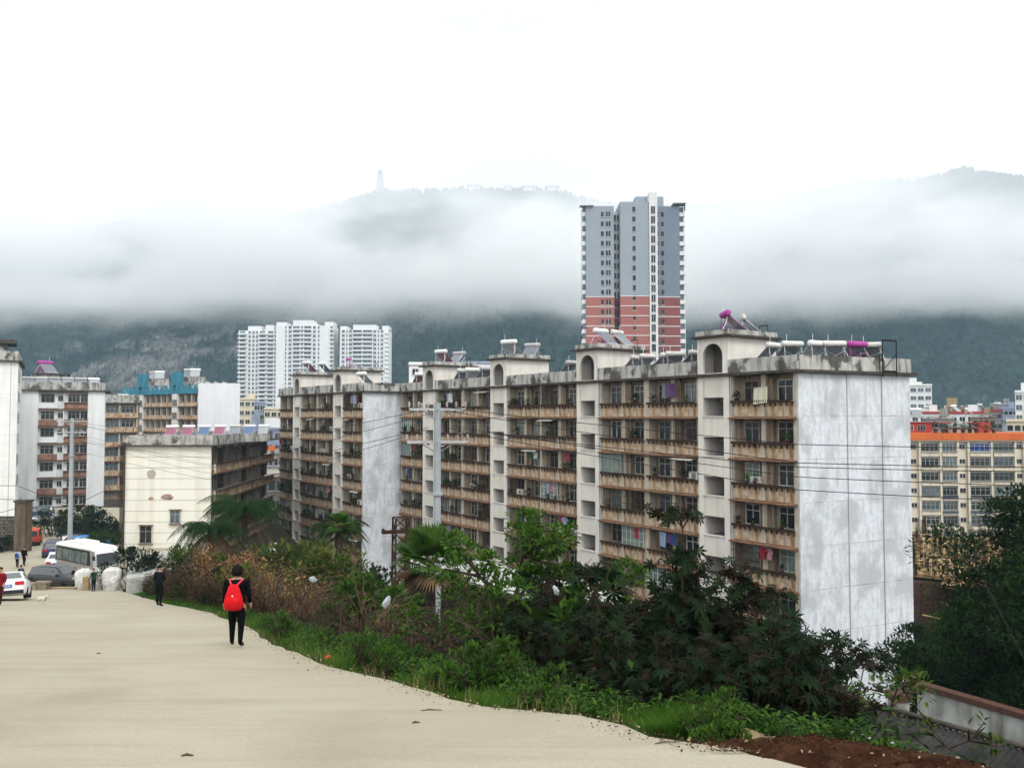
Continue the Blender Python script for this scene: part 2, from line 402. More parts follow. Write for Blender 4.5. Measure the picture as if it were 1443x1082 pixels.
def apartment_block(label, A, nunits, depth, seed, endskew, span, whereword, first_floor_win):
    r = random.Random(seed)
    root = thing('apartment_block', label, 'apartment building', (A[0], A[1], -21.0), FACA)
    Lw = nunits*UNIT; H = 24.1
    def W(name, mb, mats): return mb.build(name, mats, root)
    # walls
    m = MB(); u = 0
    for i in range(nunits):
        for k, w in enumerate((BAY, STW, BAY)):
            back = -2.2 if k == 1 else -.62
            poly = [(u, back), (u, -depth), (u+w, -depth), (u+w, back)]
            if i == 0 and k == 0: poly = [(.0, back), (endskew, -depth), (w, -depth), (w, back)]
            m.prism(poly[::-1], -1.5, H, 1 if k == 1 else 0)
            if k != 1:
                for a, b in ((u, u+.3), (u+w-.3, u+w)): m.box(a, b, -.61, .14, -1.5, H, 2)
                m.box(u+w/2-.2, u+w/2+.2, -.61, .02, -1.5, H, 2)
                for f in range(NF):      # wall strips between the windows, colour darkened for the recess shade
                    for a, b in ((u+.3, u+.55), (u+w/2-.55, u+w/2-.2), (u+w/2+.2, u+w/2+.5)):
                        m.box(a, b, -.61, -.3, 3*f+1.06, 3*f+2.85, 0)
            u += w
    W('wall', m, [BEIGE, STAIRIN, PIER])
    # end wall, smooth render with joints and two downpipes
    e = MB(); ev = Vector((endskew, -depth)); n2 = Vector((-ev.y, ev.x)).normalized(); n2 = n2 if n2.x < 0 else -n2
    el = ev.length; d2 = ev.normalized()
    Me = Matrix(((d2.x, n2.x, 0, 0), (d2.y, n2.y, 0, .14), (0, 0, 1, 0), (0, 0, 0, 1)))
    e.box(0, el+.14, .01, .16, -1.5, H, 0, Me)
    o = W('end_wall', e, [ENDW])
    e = MB()
    for f in range(1, 8): e.box(.5, el-.3, .155, .166, 3*f+.1, 3*f+.125, 0, Me)
    e.tube([Me @ Vector((el*.42, .22, -1)), Me @ Vector((el*.42, .22, H))], .035, 6, 1); e.tube([Me @ Vector((el*.74, .22, -1)), Me @ Vector((el*.74, .22, H))], .035, 6, 2)
    W('downpipe', e, [CONC, mat('pale_pipe', (.55, .56, .57), rough=.6), mat('grey_pipe', (.46, .47, .48), rough=.6)])
    # cornice, parapet and flat roof
    c = MB(); ol = .62
    P0 = Me @ Vector((-.3, .55, 0)); P1 = Me @ Vector((el+.5, .55, 0))
    c.prism([(P0.x, ol), (Lw+.1, ol), (Lw+.1, -depth-.5), (P1.x, P1.y)][::-1], H, H+.2, 0)
    W('cornice', c, [CONCD])
    pm = MB(); u = 0; z0, z1 = H+.2, H+1.22
    for i in range(nunits):
        pm.box(u if i else -.15, u+BAY, .28, .42, z0, z1+r.uniform(-.06, .06), 0)
        pm.box(u+BAY+STW, u+UNIT, .28, .42, z0, z1+r.uniform(-.06, .06), 0)
        u += UNIT
    pm.box(0, el+.1, .22, .36, z0, z1, 0, Me)
    pm.box(Lw-.14, Lw, -depth, .28, z0, z1-.1, 0); pm.box(endskew, Lw, -depth, -depth+.14, z0, z1-.1, 0)
    W('parapet', pm, [CONC])
    # stair towers
    for i in range(nunits):
        u0 = i*UNIT+BAY; m = MB()
        m.box(u0, u0+.52, -2.19, .3, -1.5, H+.1, 0); m.box(u0+STW-.52, u0+STW, -2.19, .3, -1.5, H+.1, 0)
        for f in range(NF):
            m.box(u0+.52, u0+STW-.52, .08, .27, 3*f+1.5, 3*f+3.05 if f < NF-1 else H+.1, 1)
            m.box(u0+.45, u0+STW-.45, .05, .36, 3*f+.02, 3*f+.1, 1)
            m.box(u0+.52, u0+STW-.52, -2.19, .05, 3*f-.1, 3*f+.06, 2)
            m.box(u0+.52, u0+STW*.5, -2.1, -.4, 3*f+1.2, 3*f+1.35, 2)
        W('stair_tower', m, [STAIRW, mat('cream_stair_panel', (.70, .68, .62), (.64, .60, .53), .8, streak=(.34, .29, .23), samt=.4, sxs=2, szs=.15), STAIRIN])
        h = arch_head(STW); h.v = [(x+u0, y, z) for x, y, z in h.v]; rh = W('roof_house', h, [STAIRW, STAIRIN])
        cp = cap_mb(STW); cp.v = [(x+u0, y, z) for x, y, z in cp.v]; cp.build('cap_slab', [CONCD, CONC], rh)
        # ladder hoop on the cap
        s = MB()
        for dx in (.5, 1.3): s.bar((u0+dx, -4.9, 27.2), (u0+dx, -4.9, 28.25), .06)
        s.bar((u0+.5, -4.9, 28.25), (u0+1.3, -4.9, 28.25), .07)
        s.build('iron_hoop', BLACKM, rh)
        dp = MB(); dp.tube([(u0-.12, .2, -1), (u0-.12, .2, H)], .05, 6); dp.build('downpipe', MATS['pale_pipe'], root)
    # balconies and windows
    nwin = 0
    for f in range(NF-1, -1, -1):
        for i in range(nunits):
            for hb in (0, 1):
                uc = i*UNIT+(BAY/2 if hb == 0 else BAY*1.5+STW); z = 3*f
                b = link('balcony', BALC, root, (uc, 0, z)); link('planter_rack', RACKM, b)
                for s_ in (0, 1):
                    ww = 1.35
                    x = uc+(-1.55 if s_ == 0 else 1.45)
                    st = 'barred' if r.random() < .25 else 'mullion'
                    window(root, x, -.55, z+1.15, ww, 1.55, math.pi, st, r.choice([GLASS, GLASS, GLASSB, GLASSG]) if r.random() < .35 else GLASS)
                q = r.random()
                if q < .13:
                    en = MB(); w = BAY/2-.35; x0 = uc+.05 if r.random() < .5 else uc-.05-w
                    en.box(x0, x0+w, .2, .24, z+1.15, z+2.75, 0)
                    for k in range(6): xx = x0+w*k/5; en.box(xx-.03, xx+.03, .17, .29, z+1.12, z+2.8, 1)
                    for zz in (1.12, 1.6, 2.3, 2.78): en.box(x0, x0+w, .18, .28, z+zz, z+zz+.05, 1)
                    en.build('glazed_enclosure', [GLASSG, FRAME], root)
                elif q < .30:
                    en = MB(); w = BAY/2-.4; x0 = uc+.2 if r.random() < .5 else uc-.2-w
                    for k in range(int(w/.13)): en.box(x0+k*.13, x0+k*.13+.025, .36, .385, z+1.1, z+2.85)
                    for zz in (1.1, 1.7, 2.3, 2.85): en.box(x0-.03, x0+w, .34, .40, z+zz-.02, z+zz+.02)
                    en.build('security_grille', RACK, root)
                elif q < .40:
                    en = MB(); x0 = uc+(-2.6 if r.random() < .5 else .3)
                    en.add([(x0, .1, z+2.85), (x0+2.3, .1, z+2.85), (x0+2.3, .85, z+2.68), (x0, .85, z+2.68), (x0, .1, z+2.81), (x0+2.3, .1, z+2.81), (x0+2.3, .85, z+2.64), (x0, .85, z+2.64)],
                           [(0, 1, 2, 3), (7, 6, 5, 4), (3, 2, 6, 7), (0, 3, 7, 4), (1, 5, 6, 2)], 0)
                    en.build('rain_canopy', mat('pale_sheet', (.48, .46, .42), (.38, .35, .3), 3), root)
    # things on the racks: each stands or hangs by itself
    M_ = Matrix.Translation((A[0], A[1], -21)) @ Matrix.Rotation(FACA, 4, 'Z')
    cnt = {}
    for f in range(NF-1, 0, -1):
        fl = ORD[NF-1-f]
        for i in range(nunits):
            for hb in (0, 1):
                uc = i*UNIT+(BAY/2 if hb == 0 else BAY*1.5+STW); z = 3*f; col = ORD[i*2+hb]
                q = r.random(); used = []
                place = f'{fl} storey down, {col} bay of {whereword}'
                npot = r.choice([0, 1, 2, 3, 5, 6]) if f > 1 else 0
                for k in range(npot):
                    x = uc+r.uniform(-2.4, 2.4); mi = r.randrange(6)
                    o = thing('potted_plant', f'one of the potted plants, {place}' if npot > 1 else f'single potted plant, {place}', 'potted plant',
                              M_ @ Vector((x, .3, z+1.10)), r.uniform(0, 6), f'potted plants, {place}' if npot > 1 else 'plants on the balcony racks')
                    o.scale = (r.uniform(.8, 1.4),)*3
                    link('pot', POTS[mi][0], o); link('foliage', POTS[mi][1], o)
                if r.random() < .36:
                    nk = r.choice([1, 2, 3]); x = uc+r.uniform(-2.4, 1.2); cols = r.sample(list(CLOTHCOL), 3)
                    for k in range(nk):
                        cn = cols[k]; shirt = r.random() < .6; key = (cn, shirt, k)
                        if key not in CLM:
                            CLM[key] = cloth_mesh(shirt, k*7+len(CLM), mat('cloth_'+cn.replace(' ', '_'), CLOTHCOL[cn], tuple(v*.7 for v in CLOTHCOL[cn]), 3, rough=.9))
                        o = link('hanging_shirt' if shirt else 'hanging_towel', CLM[key], None, M_ @ Vector((x+k*.6, .3, z+2.72)), (0, 0, FACA+r.uniform(-.5, .5)))
                        tag(o, f'{cn} {"shirt" if shirt else "towel"} drying, {place}', 'laundry', 'laundry drying on the balconies')
                if r.random() < .25 and f > 1:
                    o = thing('air_conditioner', f'air conditioner, {place}', 'air conditioner', M_ @ Vector((uc+r.choice([-2.45, .55]), .25, z+1.17)), FACA, 'air conditioners on the facade')
                    link('casing', ACM[0], o); link('fan_grille', ACM[1], o)
    # solar water heaters along the roof
    def Hh(u, v, z, kind, label, rz=0, sc=1.0): heater(M_ @ Vector((u, v, z)), FACA+rz, kind, label, sc, .75 if z < 25 else .35)
    return root, M_, Hh

wA = (19.8, 58.9)
fu = Vector((-.570, .8215))
rootA, MA, HA = apartment_block('near part of the long brown apartment block, with the big blotched pale end wall', wA, 2, 10.65, 11, -1.72, 1, 'near brown block', 0)
wB = Vector(wA)+fu*(2*UNIT+.12)+Vector((-.8215, -.570))*(-.35)
rootB, MB_, HB = apartment_block('middle part of the long brown apartment block, behind the tall grey utility pole', tuple(wB), 2, 10.3, 12, -1.0, 1, 'middle brown block', 0)
c0 = at(513, 588, 106)
rootC, MC, HC = apartment_block('far brown apartment block with tall narrow grey end wall, leftmost of the row', (c0.x, c0.y), 2, 10.3, 13, -.7, 1, 'far brown block', 0)

KN = {'pale': 'grey', 'magenta': 'magenta', 'white': 'white', 'pink': 'pink', 'bluish': 'blue'}
# near block: pair on the first stair head, row behind the parapet of the end bay, row between the heads
HA(BAY+1.2, -1.6, 27.22, 'magenta', 'bright magenta solar heater on the nearest arched stair head', rad(-35), 1.05)
HA(BAY+1.4, -3.9, 27.22, 'pale', 'grey solar heater behind the magenta one on the nearest arched stair head', rad(-50), .95)
for k, (u, v, kd) in enumerate([(-.6, -7.6, 'pale'), (-.3, -5.9, 'magenta'), (.3, -4.3, 'pale'), (1.0, -2.9, 'white'), (2.2, -1.9, 'pale'), (3.8, -1.6, 'pale')]):
    HA(u, v, 24.3, kd, f'{ORD[k]} solar heater along the roof edge from the big end wall, {KN[kd]} tank', rad([40, 75, 58, 88, 70, 95][k]), .92)
for k in range(6):
    HA(9.7+k*1.75, -1.4-.2*(k % 2), 24.3, 'pale', f'{ORD[k]} grey tank in the row between the two nearest stair heads', rad([70, 95, 60, 110, 82, 100][k]), .88)
HA(UNIT+BAY+1.0, -1.4, 27.22, 'pinkside', 'pink framed solar heater on the second arched stair head from the right', rad(-80), 1.0)
HA(UNIT+BAY+1.2, -3.6, 27.22, 'pale', 'dull grey solar heater beside the pink one on the second stair head', rad(-75), 1.0)
HA(2*UNIT-2.4, -1.5, 24.3, 'pale', 'grey solar heater behind the parapet left of the second stair head', rad(100), .9)
HB(BAY+1.5, -1.4, 27.22, 'white', 'white tank solar heater on the third arched stair head from the right', rad(20), 1.05)
HB(BAY+1.5, -3.9, 27.22, 'pale', 'thin grey solar heater behind the white tank on the third stair head', rad(215), .95)
for k, (u, kd) in enumerate([(10, 'white'), (12.6, 'pale'), (15.2, 'white'), (17.5, 'pale')]):
    HB(u, -1.3, 24.3, kd, f'{ORD[k]} {KN[kd]} tank in the roof row left of the third stair head', rad(90 if k % 2 else 70), 1.0)
HB(UNIT+BAY+1.3, -1.6, 27.22, 'pink', 'pink panelled solar heater on the fourth arched stair head from the right', rad(15), 1.0)
HB(UNIT+BAY+2.2, -3.9, 27.22, 'pale', 'grey solar heater at the back of the fourth stair head', rad(200), 1.0)
HB(2*UNIT-2, -1.4, 24.3, 'pink', 'pink and white solar heater near the narrow grey end wall', rad(85), 1.0)
HC(BAY+1.2, -1.5, 27.22, 'magenta', 'dark purple solar heater on the stair head beside the narrow grey end wall', rad(-40), .8)
HC(2.2, -1.2, 24.3, 'white', 'long white tank behind the parapet above the narrow grey end wall', rad(5), 1.1)
HC(10, -1.4, 24.3, 'pale', 'grey solar heater between the two far stair heads', rad(60), 1.0)
HC(UNIT+BAY+1.0, -1.4, 27.22, 'pink', 'pink solar heater on the farthest arched stair head', rad(10), 1.05)
HC(UNIT+BAY+1.0, -3.7, 27.22, 'bluish', 'blue panelled solar heater on the farthest arched stair head', rad(10), 1.0)

# the black iron hoist frame hung on the near corner of the roof
s = MB()
for v in (-7.3, -8.7):
    x = -1.72*(-v)/10.65
    s.bar((x-.65, v, 23.95), (x-.65, v, 26.6), .09); s.bar((x+.7, v, 24.4), (x-.65, v, 25.6), .07)
x1, x2 = -1.72*7.3/10.65-.65, -1.72*8.7/10.65-.65
s.bar((x1, -7.3, 26.6), (x2, -8.7, 26.6), .12); s.bar((x1, -7.3, 24.35), (x2, -8.7, 24.35), .09); s.bar((x1, -7.3, 24.4), (x2, -8.7, 25.6), .06)
o = s.build('hoist_frame', BLACKM, None); o.location = (wA[0], wA[1], -21); o.rotation_euler = (0, 0, FACA)
tag(o, 'black iron hoist frame standing over the roof edge of the big end wall', 'iron frame')
# low shrub growing in the roof gutter by the hoist
def tuft_mesh(n, rr, seed, m, sz=.16):
    r = random.Random(seed); f = MB()
    for i in range(n):
        a = r.uniform(0, 6.28); e = r.uniform(.15, 1.45); d = Vector((math.cos(a)*math.cos(e), math.sin(a)*math.cos(e), math.sin(e)))
        b = d*r.uniform(.2, 1)*rr; b.z *= .7; s_ = d.cross(Vector((0, 0, 1))).normalized()*sz*.35; q = d*sz
        f.add([b, b+q*.5+s_, b+q, b+q*.5-s_], [(0, 1, 2, 3)])
        if i % 4 == 0: f.tube([(0, 0, 0), b], .008, 3)
    return f.mesh('foliage', m)
o = link('roof_weed', tuft_mesh(240, .55, 3, LF_BRIGHT), None, MA @ Vector((-.75, -6.6, 25.1)))
o.scale = (1.3, 1.3, 1); tag(o, 'bright green weed growing on the roof edge near the hoist frame', 'plant')
# corrugated cream sheet leaning in the top right window bay
m = MB(); n = 26
pts = [(i*1.25/n, .05*math.sin(i*1.9)) for i in range(n+1)]
for (a, b), (c, d) in zip(pts, pts[1:]):
    m.add([(a, b, 0), (c, d, 0), (c, d, 1.2), (a, b, 1.2), (a, b-.02, 0), (c, d-.02, 0), (c, d-.02, 1.2), (a, b-.02, 1.2)], [(0, 1, 2, 3), (7, 6, 5, 4), (0, 4, 5, 1), (3, 2, 6, 7)])
o = m.build('corrugated_sheet', mat('cream_sheet', (.62, .60, .48), (.52, .49, .38), 2, rough=.6), None)
o.matrix_world = MA @ Matrix.Translation((2.3, .45, 22.05)) @ Matrix.Rotation(rad(6), 4, 'Y') @ Matrix.Rotation(rad(10), 4, 'X')
tag(o, 'cream corrugated sheet leaning at the top window bay next to the end wall', 'sheet')
# ---------------------------------------------------------------- other buildings
def bld(name, label, loc, rz=0, group=None, cat='apartment building'):
    return thing(name, label, cat, loc, rz, group)
BB = -15.3   # ground level of the far lot
def box_part(parent, name, mats, *boxes):
    m = MB()
    for b in boxes: m.box(*b)
    return m.build(name, mats, parent)
def ring(m, x0, x1, y0, y1, z0, z1, t, mi=0):
    m.box(x0, x1, y0, y0+t, z0, z1, mi); m.box(x0, x1, y1-t, y1, z0, z1, mi)
    m.box(x0, x0+t, y0+t, y1-t, z0, z1, mi); m.box(x1-t, x1, y0+t, y1-t, z0, z1, mi)
GREYW = mat('cool_white_paint', (.76, .775, .785), (.68, .70, .71), .4, streak=(.36, .37, .36), samt=.35, sxs=1.0, szs=.06)
REDB = mat('reddish_brown_panel', (.34, .19, .13), (.22, .12, .09), 1, streak=(.09, .05, .04), samt=.7, sxs=3, szs=.2)

# white building with a recessed window bay (left)
D = 147.0; k = D/FPX
Bo = at(24, 588, D); z0 = -15.4
rB = bld('white_building', 'seven storey white building with a recessed brown window bay behind the left utility pole', (Bo.x, D, z0), rad(25))
k = 13.65/124; Wd = 124*k; Hd = 4.6-z0
bx0, bx1 = 29*k, 99*k
box_part(rB, 'wall', GREYW, (0, bx0, 0, 12, -2, Hd), (bx1, Wd, 0, 12, -2, Hd), (bx0, bx1, .55, 12, -2, Hd))
m = MB(); m.box(-.3, Wd+.9, -.5, 12.3, Hd, Hd+.22, 1); ring(m, 0, Wd, -.1, 12, Hd+.22, Hd+1.6, .18); m.build('parapet', [CONC, CONCD], rB)
m = MB(); m.box(2, 7.4, 3.4, 9, Hd+.2, Hd+3.0); m.box(1.7, 7.7, 3.1, 9.3, Hd+3.0, Hd+3.25, 1); m.build('roof_house', [CONC, CONCD], rB)
for f in range(7):
    zf = Hd-3.0*(f+1)
    m = MB(); m.box(bx0, bx1, -.25, .54, zf+2.72, zf+2.9, 1); m.box(bx0+.02, bx0+3.0, -.05, .54, zf, zf+.95, 0 if f % 2 else 2); m.box(bx0+4.0, bx1-.02, -.15, .54, zf, zf+1.0, 0)
    m.box(bx0+4.0, bx1, -.45, -.15, zf+.95, zf+1.0, 3); m.box(bx0+3.85, bx0+4.0, -.05, .54, zf, zf+2.72, 2)
    m.build('balcony', [REDB, SLAB, GREYW, RACK], rB)
    window(rB, bx0+1.4, .5, zf+1.0, 2.1, 1.5, 0); window(rB, bx0+3.4, .5, zf+1.3, .8, .9, 0)
    window(rB, bx0+5.5, .45, zf+1.05, 1.9, 1.5, 0); window(rB, bx0+7.4, .45, zf+1.05, 1.7, 1.5, 0)
MBw = Matrix.Translation((Bo.x, D, z0)) @ Matrix.Rotation(rad(25), 4, 'Z')
heater(MBw @ Vector((4.2, 5, Hd+3.25)), rad(60), 'magenta', 'purple solar heater on the roof house of the white building by the pole', 1.5)
for q in range(6): heater(MBw @ Vector((1.4+q*2.1, 1.6, Hd+.2)), rad(25+q*3), 'white' if q == 5 else 'pale', f'{ORD[q]} solar heater in the row along the white building roof, from its left', 1.05, .7)

# big blank wall at the far left
D = 125.0; k = D/FPX; Ao = at(24, 588, D); z0 = -14.6; Hd = 8.1-z0
rA_ = bld('blank_walled_building', 'tall white building with a blank wall, cut by the left edge of the view', (Ao.x-14*math.cos(rad(28.5)), D-14*math.sin(rad(28.5)), z0), rad(28.5))
box_part(rA_, 'wall', WHITE, (0, 14, 0, 20, -1, Hd))
m = MB(); m.box(-.3, 14.5, -.5, 20.3, Hd, Hd+.25, 1); ring(m, 0, 14, -.05, 20, Hd+.25, Hd+1.6, .2); m.build('parapet', [CONC, CONCD], rA_)
m = MB(); m.box(8.6, 12.4, 2, 7, Hd+.25, Hd+2.8); m.box(8, 13.6, 1.2, 8, Hd+2.8, Hd+3.4, 1); m.build('roof_house', [CONC, CONCD], rA_)
m = MB()
for f in range(1, 8): m.box(.02, 13.98, -.012, 0, f*3, f*3+.03)
m.tube([(13.1, -.04, 0), (13.1, -.04, Hd)], .04, 5); m.build('wall_joint', mat('joint_grey', (.5, .5, .49)), rA_)
for f in range(6):
    window(rA_, 14.02, 1.6, Hd-3.1*(f+1)+.3, 2.2, 1.7, math.pi/2, 'mullion', GLASSG if f == 2 else GLASS)
    window(rA_, 14.02, 6.6, Hd-3.1*(f+1)+.3, 1.6, 1.5, math.pi/2)

# brown building between the white and the teal ones
D = 180.0; k = D/FPX; Co = at(146, 588, D); z0 = BB; Hd = 2.9-z0
rC = bld('brown_building', 'low brown balcony building squeezed between the white building and the teal topped one', (Co.x, D, z0), rad(22))
Wd = 6.6
box_part(rC, 'wall', BEIGE, (0, Wd, .6, 12, -2, Hd))
m = MB(); m.box(-.2, Wd+.3, -.4, 12, Hd, Hd+.2, 1); ring(m, 0, Wd, -.2, 12, Hd+.2, Hd+1.9, .15); m.build('parapet', [CONC, CONCD], rC)
for f in range(6):
    zf = Hd-3.05*(f+1); m = MB(); m.box(-.05, Wd+.05, -.3, .59, zf-.1, zf+.1, 1); m.box(0, Wd, -.12, .1, zf+.1, zf+1.05, 0)
    for x in (0, 2.95, Wd-.25): m.box(x, x+.25, -.05, .59, zf+1.05, zf+2.9, 2)
    m.build('balcony', [PANEL, SLAB, PIER], rC)
    window(rC, 1.6, .55, zf+1.1, 2.4, 1.5, 0, 'mullion', GLASSB); window(rC, 4.6, .55, zf+1.1, 2.4, 1.5)
heater((Co.x+2.5, D+3.2, z0+Hd+.2), .3, 'bluish', 'blue solar heater on the low brown building by the white one', 1.2)

# teal topped building with blank white end wall
TEAL = mat('teal_roof_paint', (.06, .25, .34), (.045, .19, .27), 1.5, streak=(.03, .10, .13), samt=.5)
De = 205.0; e0 = at(280, 588, De); fv = Vector((-29.9, 25.0)).normalized(); Ld = 39.0
rD = bld('teal_topped_building', 'balcony building with teal scalloped roof edge and a large blank white end wall', (e0.x, De, BB), math.atan2(fv.y, fv.x))
Hd = 7.0-BB; Mi = (Matrix.Translation((e0.x, De, BB)) @ Matrix.Rotation(math.atan2(fv.y, fv.x), 4, 'Z')).inverted()
q0 = Mi @ Vector((e0.x+9.9, De, BB)); q1 = q0+Vector((Ld, 0, 0))
m = MB(); m.prism([(0, -.6), (Ld, -.6), (q1.x, q1.y), (q0.x, q0.y)][::-1], -3, Hd-.1, 0); m.build('wall', [BEIGE], rD)
m = MB(); dv = Vector((q0.x, q0.y, 0)).normalized(); nv = Vector((-abs(dv.y), 0, 0))
nn = Vector((-dv.y, dv.x, 0)); nn = nn if nn.x < 0 else -nn
a = Vector((0, .1, 0)); b = Vector((q0.x, q0.y, 0)); t = nn*.25
m.prism([(a+t)[:2], (b+t)[:2], b[:2], a[:2]], -3, Hd+1.2, 0); m.build('end_wall', [mat('bright_end_wall', (.74, .75, .77), (.69, .70, .72), .5, streak=(.5, .5, .5), samt=.25, sxs=1, szs=.1)], rD)
m = MB()
for i in range(17):
    u = .3+i*2.3; m.add([(u, .2, Hd-1.0), (u+2.3, .2, Hd-1.0), (u+2.3, .2, Hd-.4), (u+1.15, .2, Hd+1.1), (u, .2, Hd-.4), (u, -.05, Hd-1), (u+2.3, -.05, Hd-1.0), (u+2.3, -.05, Hd-.4), (u+1.15, -.05, Hd+1.1), (u, -.05, Hd-.4)],
                        [(0, 1, 2, 3, 4), (9, 8, 7, 6, 5), (2, 7, 8, 3), (3, 8, 9, 4), (0, 5, 6, 1)])
m.box(0, Ld, -.6, .5, Hd-1.2, Hd-1.0); m.build('scalloped_parapet', [TEAL], rD)
for sx in (10.5, 28.0):
    m = MB(); m.box(sx-1.4, sx+1.4, -.6, .5, -2, Hd-1.2, 0)
    for f in range(7): m.box(sx-1.1, sx+1.1, .5, .56, Hd-1.2-3.2*f-2.9, Hd-1.2-3.2*f-1.4, 1)  # dark panels stand in for the shaded stair openings
    m.build('stair_tower', [STAIRW, STAIRIN], rD)
    m = MB(); m.box(sx-1.7, sx-.8, -.6, .6, Hd-1.0, Hd+4.2); m.box(sx+.8, sx+1.7, -.6, .6, Hd-1.0, Hd+4.2); m.box(sx-.8, sx+.8, -.6, .6, Hd+.9, Hd+4.2); m.box(sx-1.7, sx+1.7, -4.5, -.6, Hd-.1, Hd+3.7); m.build('stair_head', [TEAL], rD)
    m = MB(); m.box(sx-5.5, sx-1.7, -4.5, -.8, Hd-.1, Hd+3.0); m.build('roof_house', [CONC], rD)
wl = []
for f in range(7):
    zf = Hd-1.2-3.15*(f+1); m = MB(); m.box(.1, Ld, -.3, .5, zf-.12, zf+.08, 1); m.box(.1, Ld, -.1, .15, zf+.08, zf+1.0, 0)
    for u in [.1+i*2.95 for i in range(14)]: m.box(u, u+.3, -.59, .18, zf+1.0, zf+3.0, 2)
    m.build('balcony', [PANEL, SLAB, PIER], rD)
    for i in range(13): wl.append((1.65+i*2.95, -.62, zf+1.05, 1.6, 1.6, math.pi))
far_windows(rD, wl, GLASS)
MDt = Mi.inverted()
for q, (u, v, kd) in enumerate([(25.8, -2.0, 'pale'), (23.6, -2.4, 'white')]): heater(MDt @ Vector((u, v, Hd+3.0)), rad(20), kd, f'{KN[kd]} solar heater on the left stair house of the teal topped building', 1.35)
for q, (u, v) in enumerate([(8.4, -2), (6.2, -2.4)]): heater(MDt @ Vector((u, v, Hd+3.0)), rad(15), 'white' if q else 'pale', f'{"grey" if not q else "white"} solar heater on the right stair house of the teal topped building', 1.35)
for q in range(4): heater(MDt @ Vector((1.0-.4*q, -1.2-q*2.0, Hd-.1)), rad(130), 'pale', f'{ORD[q]} grey solar heater behind the blank white end wall of the teal topped building', 1.1)

# pale yellow building with jointed end wall
YEL = mat('pale_yellow_render', (.76, .73, .625), (.77, .755, .69), .35, blotch=(.78, .765, .70), bamt=.8, bsc=.12, streak=(.45, .36, .2), samt=.3, sxs=1.0, szs=.08, bthr=(.4, .62))
D = 97.5; k = D/FPX; Eo = at(175, 588, D); z0 = -16.0; Hd = -3.3-z0; Wd = 121*k; Ly = 30
rE = bld('yellow_building', 'pale yellow four storey building with jointed blank end wall and bluish solar heaters', (Eo.x, D, z0), rad(3))
box_part(rE, 'wall', YEL, (0, Wd, 0, .3, -1, Hd), (0, .3, .3, Ly, -1, Hd), (.3, Wd-.9, .3, Ly, -1, Hd))
m = MB()
for f in range(1, 10): m.box(.01, Wd-.01, -.012, 0, Hd-f*1.23-.02, Hd-f*1.23+.02)
m.build('wall_joint', mat('dark_joint', (.26, .24, .2)), rE)
m = MB(); m.box(-.5, Wd+1.1, -.55, Ly+.4, Hd, Hd+.15, 1); ring(m, -.1, Wd+.2, -.1, Ly, Hd+.15, Hd+1.25, .15, 0); m.build('parapet', [CONC, CONCD], rE)
def patch(cx, cz, w, h, seed, mats):
    r = random.Random(seed); n = 14; m = MB()
    pts = [(cx+w*.5*math.cos(6.283*i/n)*r.uniform(.8, 1.1), cz+h*.5*math.sin(6.283*i/n)*r.uniform(.8, 1.1)) for i in range(n)]
    m.add([(x, -.018, z) for x, z in pts], [tuple(range(n))], 0); m.add([(x, -.018, z) for x, z in pts]+[(x, 0, z) for x, z in pts], [(i, (i+1) % n, n+(i+1) % n, n+i) for i in range(n)], 0)
    m.build('bare_patch', mats, rE)
BRICKP = mat('bared_brick', (.33, .16, .12), (.42, .33, .27), 4, bump=.4); GP = mat('cement_patch', (.42, .38, .33), (.36, .33, .29), 3, bump=.3)
def ez(py): return (588-py)*k-z0
patch(39*k, ez(668), 1.1, 1.15, 1, GP); patch(61*k, ez(700), 1.4, .75, 2, BRICKP); patch(63*k, ez(702), .9, .45, 4, GP); patch(39*k, ez(702), .6, .42, 3, BRICKP)
for px, py, w, h, gl in ((73, 737, 1.15, 1.55, GLASSB), (33, 764, 1.4, 2.0, GLASS)):
    window(rE, px*k, -.1, ez(py), w, h, 0, 'mullion' if gl is GLASSB else 'barred', gl)
    box_part(rE, 'window_hood', [SLAB], (px*k-w/2-.1, px*k+w/2+.1, -.32, 0, ez(py)+h, ez(py)+h+.07), (px*k-w/2-.1, px*k+w/2+.1, -.32, 0, ez(py)-.1, ez(py)-.02))
for f in range(4):
    zf = Hd-3.1*(f+1); m = MB(); m.box(Wd-.88, Wd+.55, .35, Ly, zf-.15, zf+.03, 1); m.box(Wd+.25, Wd+.42, .35, Ly, zf+.03, zf+1.0, 0); m.box(Wd+.42, Wd+.8, .5, Ly, zf+1.0, zf+1.06, 2)
    for i in range(9): y = .35+i*3.6; m.box(Wd-.88, Wd-.45, y, y+.22, zf+1.0, Hd if f == 0 else zf+2.95, 3)
    m.build('balcony', [PANEL, SLAB, RACK, BEIGE], rE)
    for i in range(8): window(rE, Wd-.82, 2.2+i*3.6, zf+.9, 3.2, 1.8, math.pi/2, 'barred' if i % 3 == 1 else 'mullion')
ME = Matrix.Translation((Eo.x, D, z0)) @ Matrix.Rotation(rad(3), 4, 'Z')
for q, kd in enumerate(['pink', 'pink', 'bluish', 'pink', 'pale', 'bluish', 'white']):
    heater(ME @ Vector((3.6+q*1.45, 5.0+1.6*q, Hd+.15)), rad(4), kd, f'{ORD[q]} solar heater from the left on the pale yellow building, {KN[kd]} panel', .8, .95)
m = MB()
for q in range(6): m.tube([(-.25+.1*q, -.14, Hd-12), (-.25+.1*q, -.14, Hd+.3), (.3+.1*q, .2, Hd+1.35)], .04, 5)
m.build('pipe_bundle', [RACK], rE)

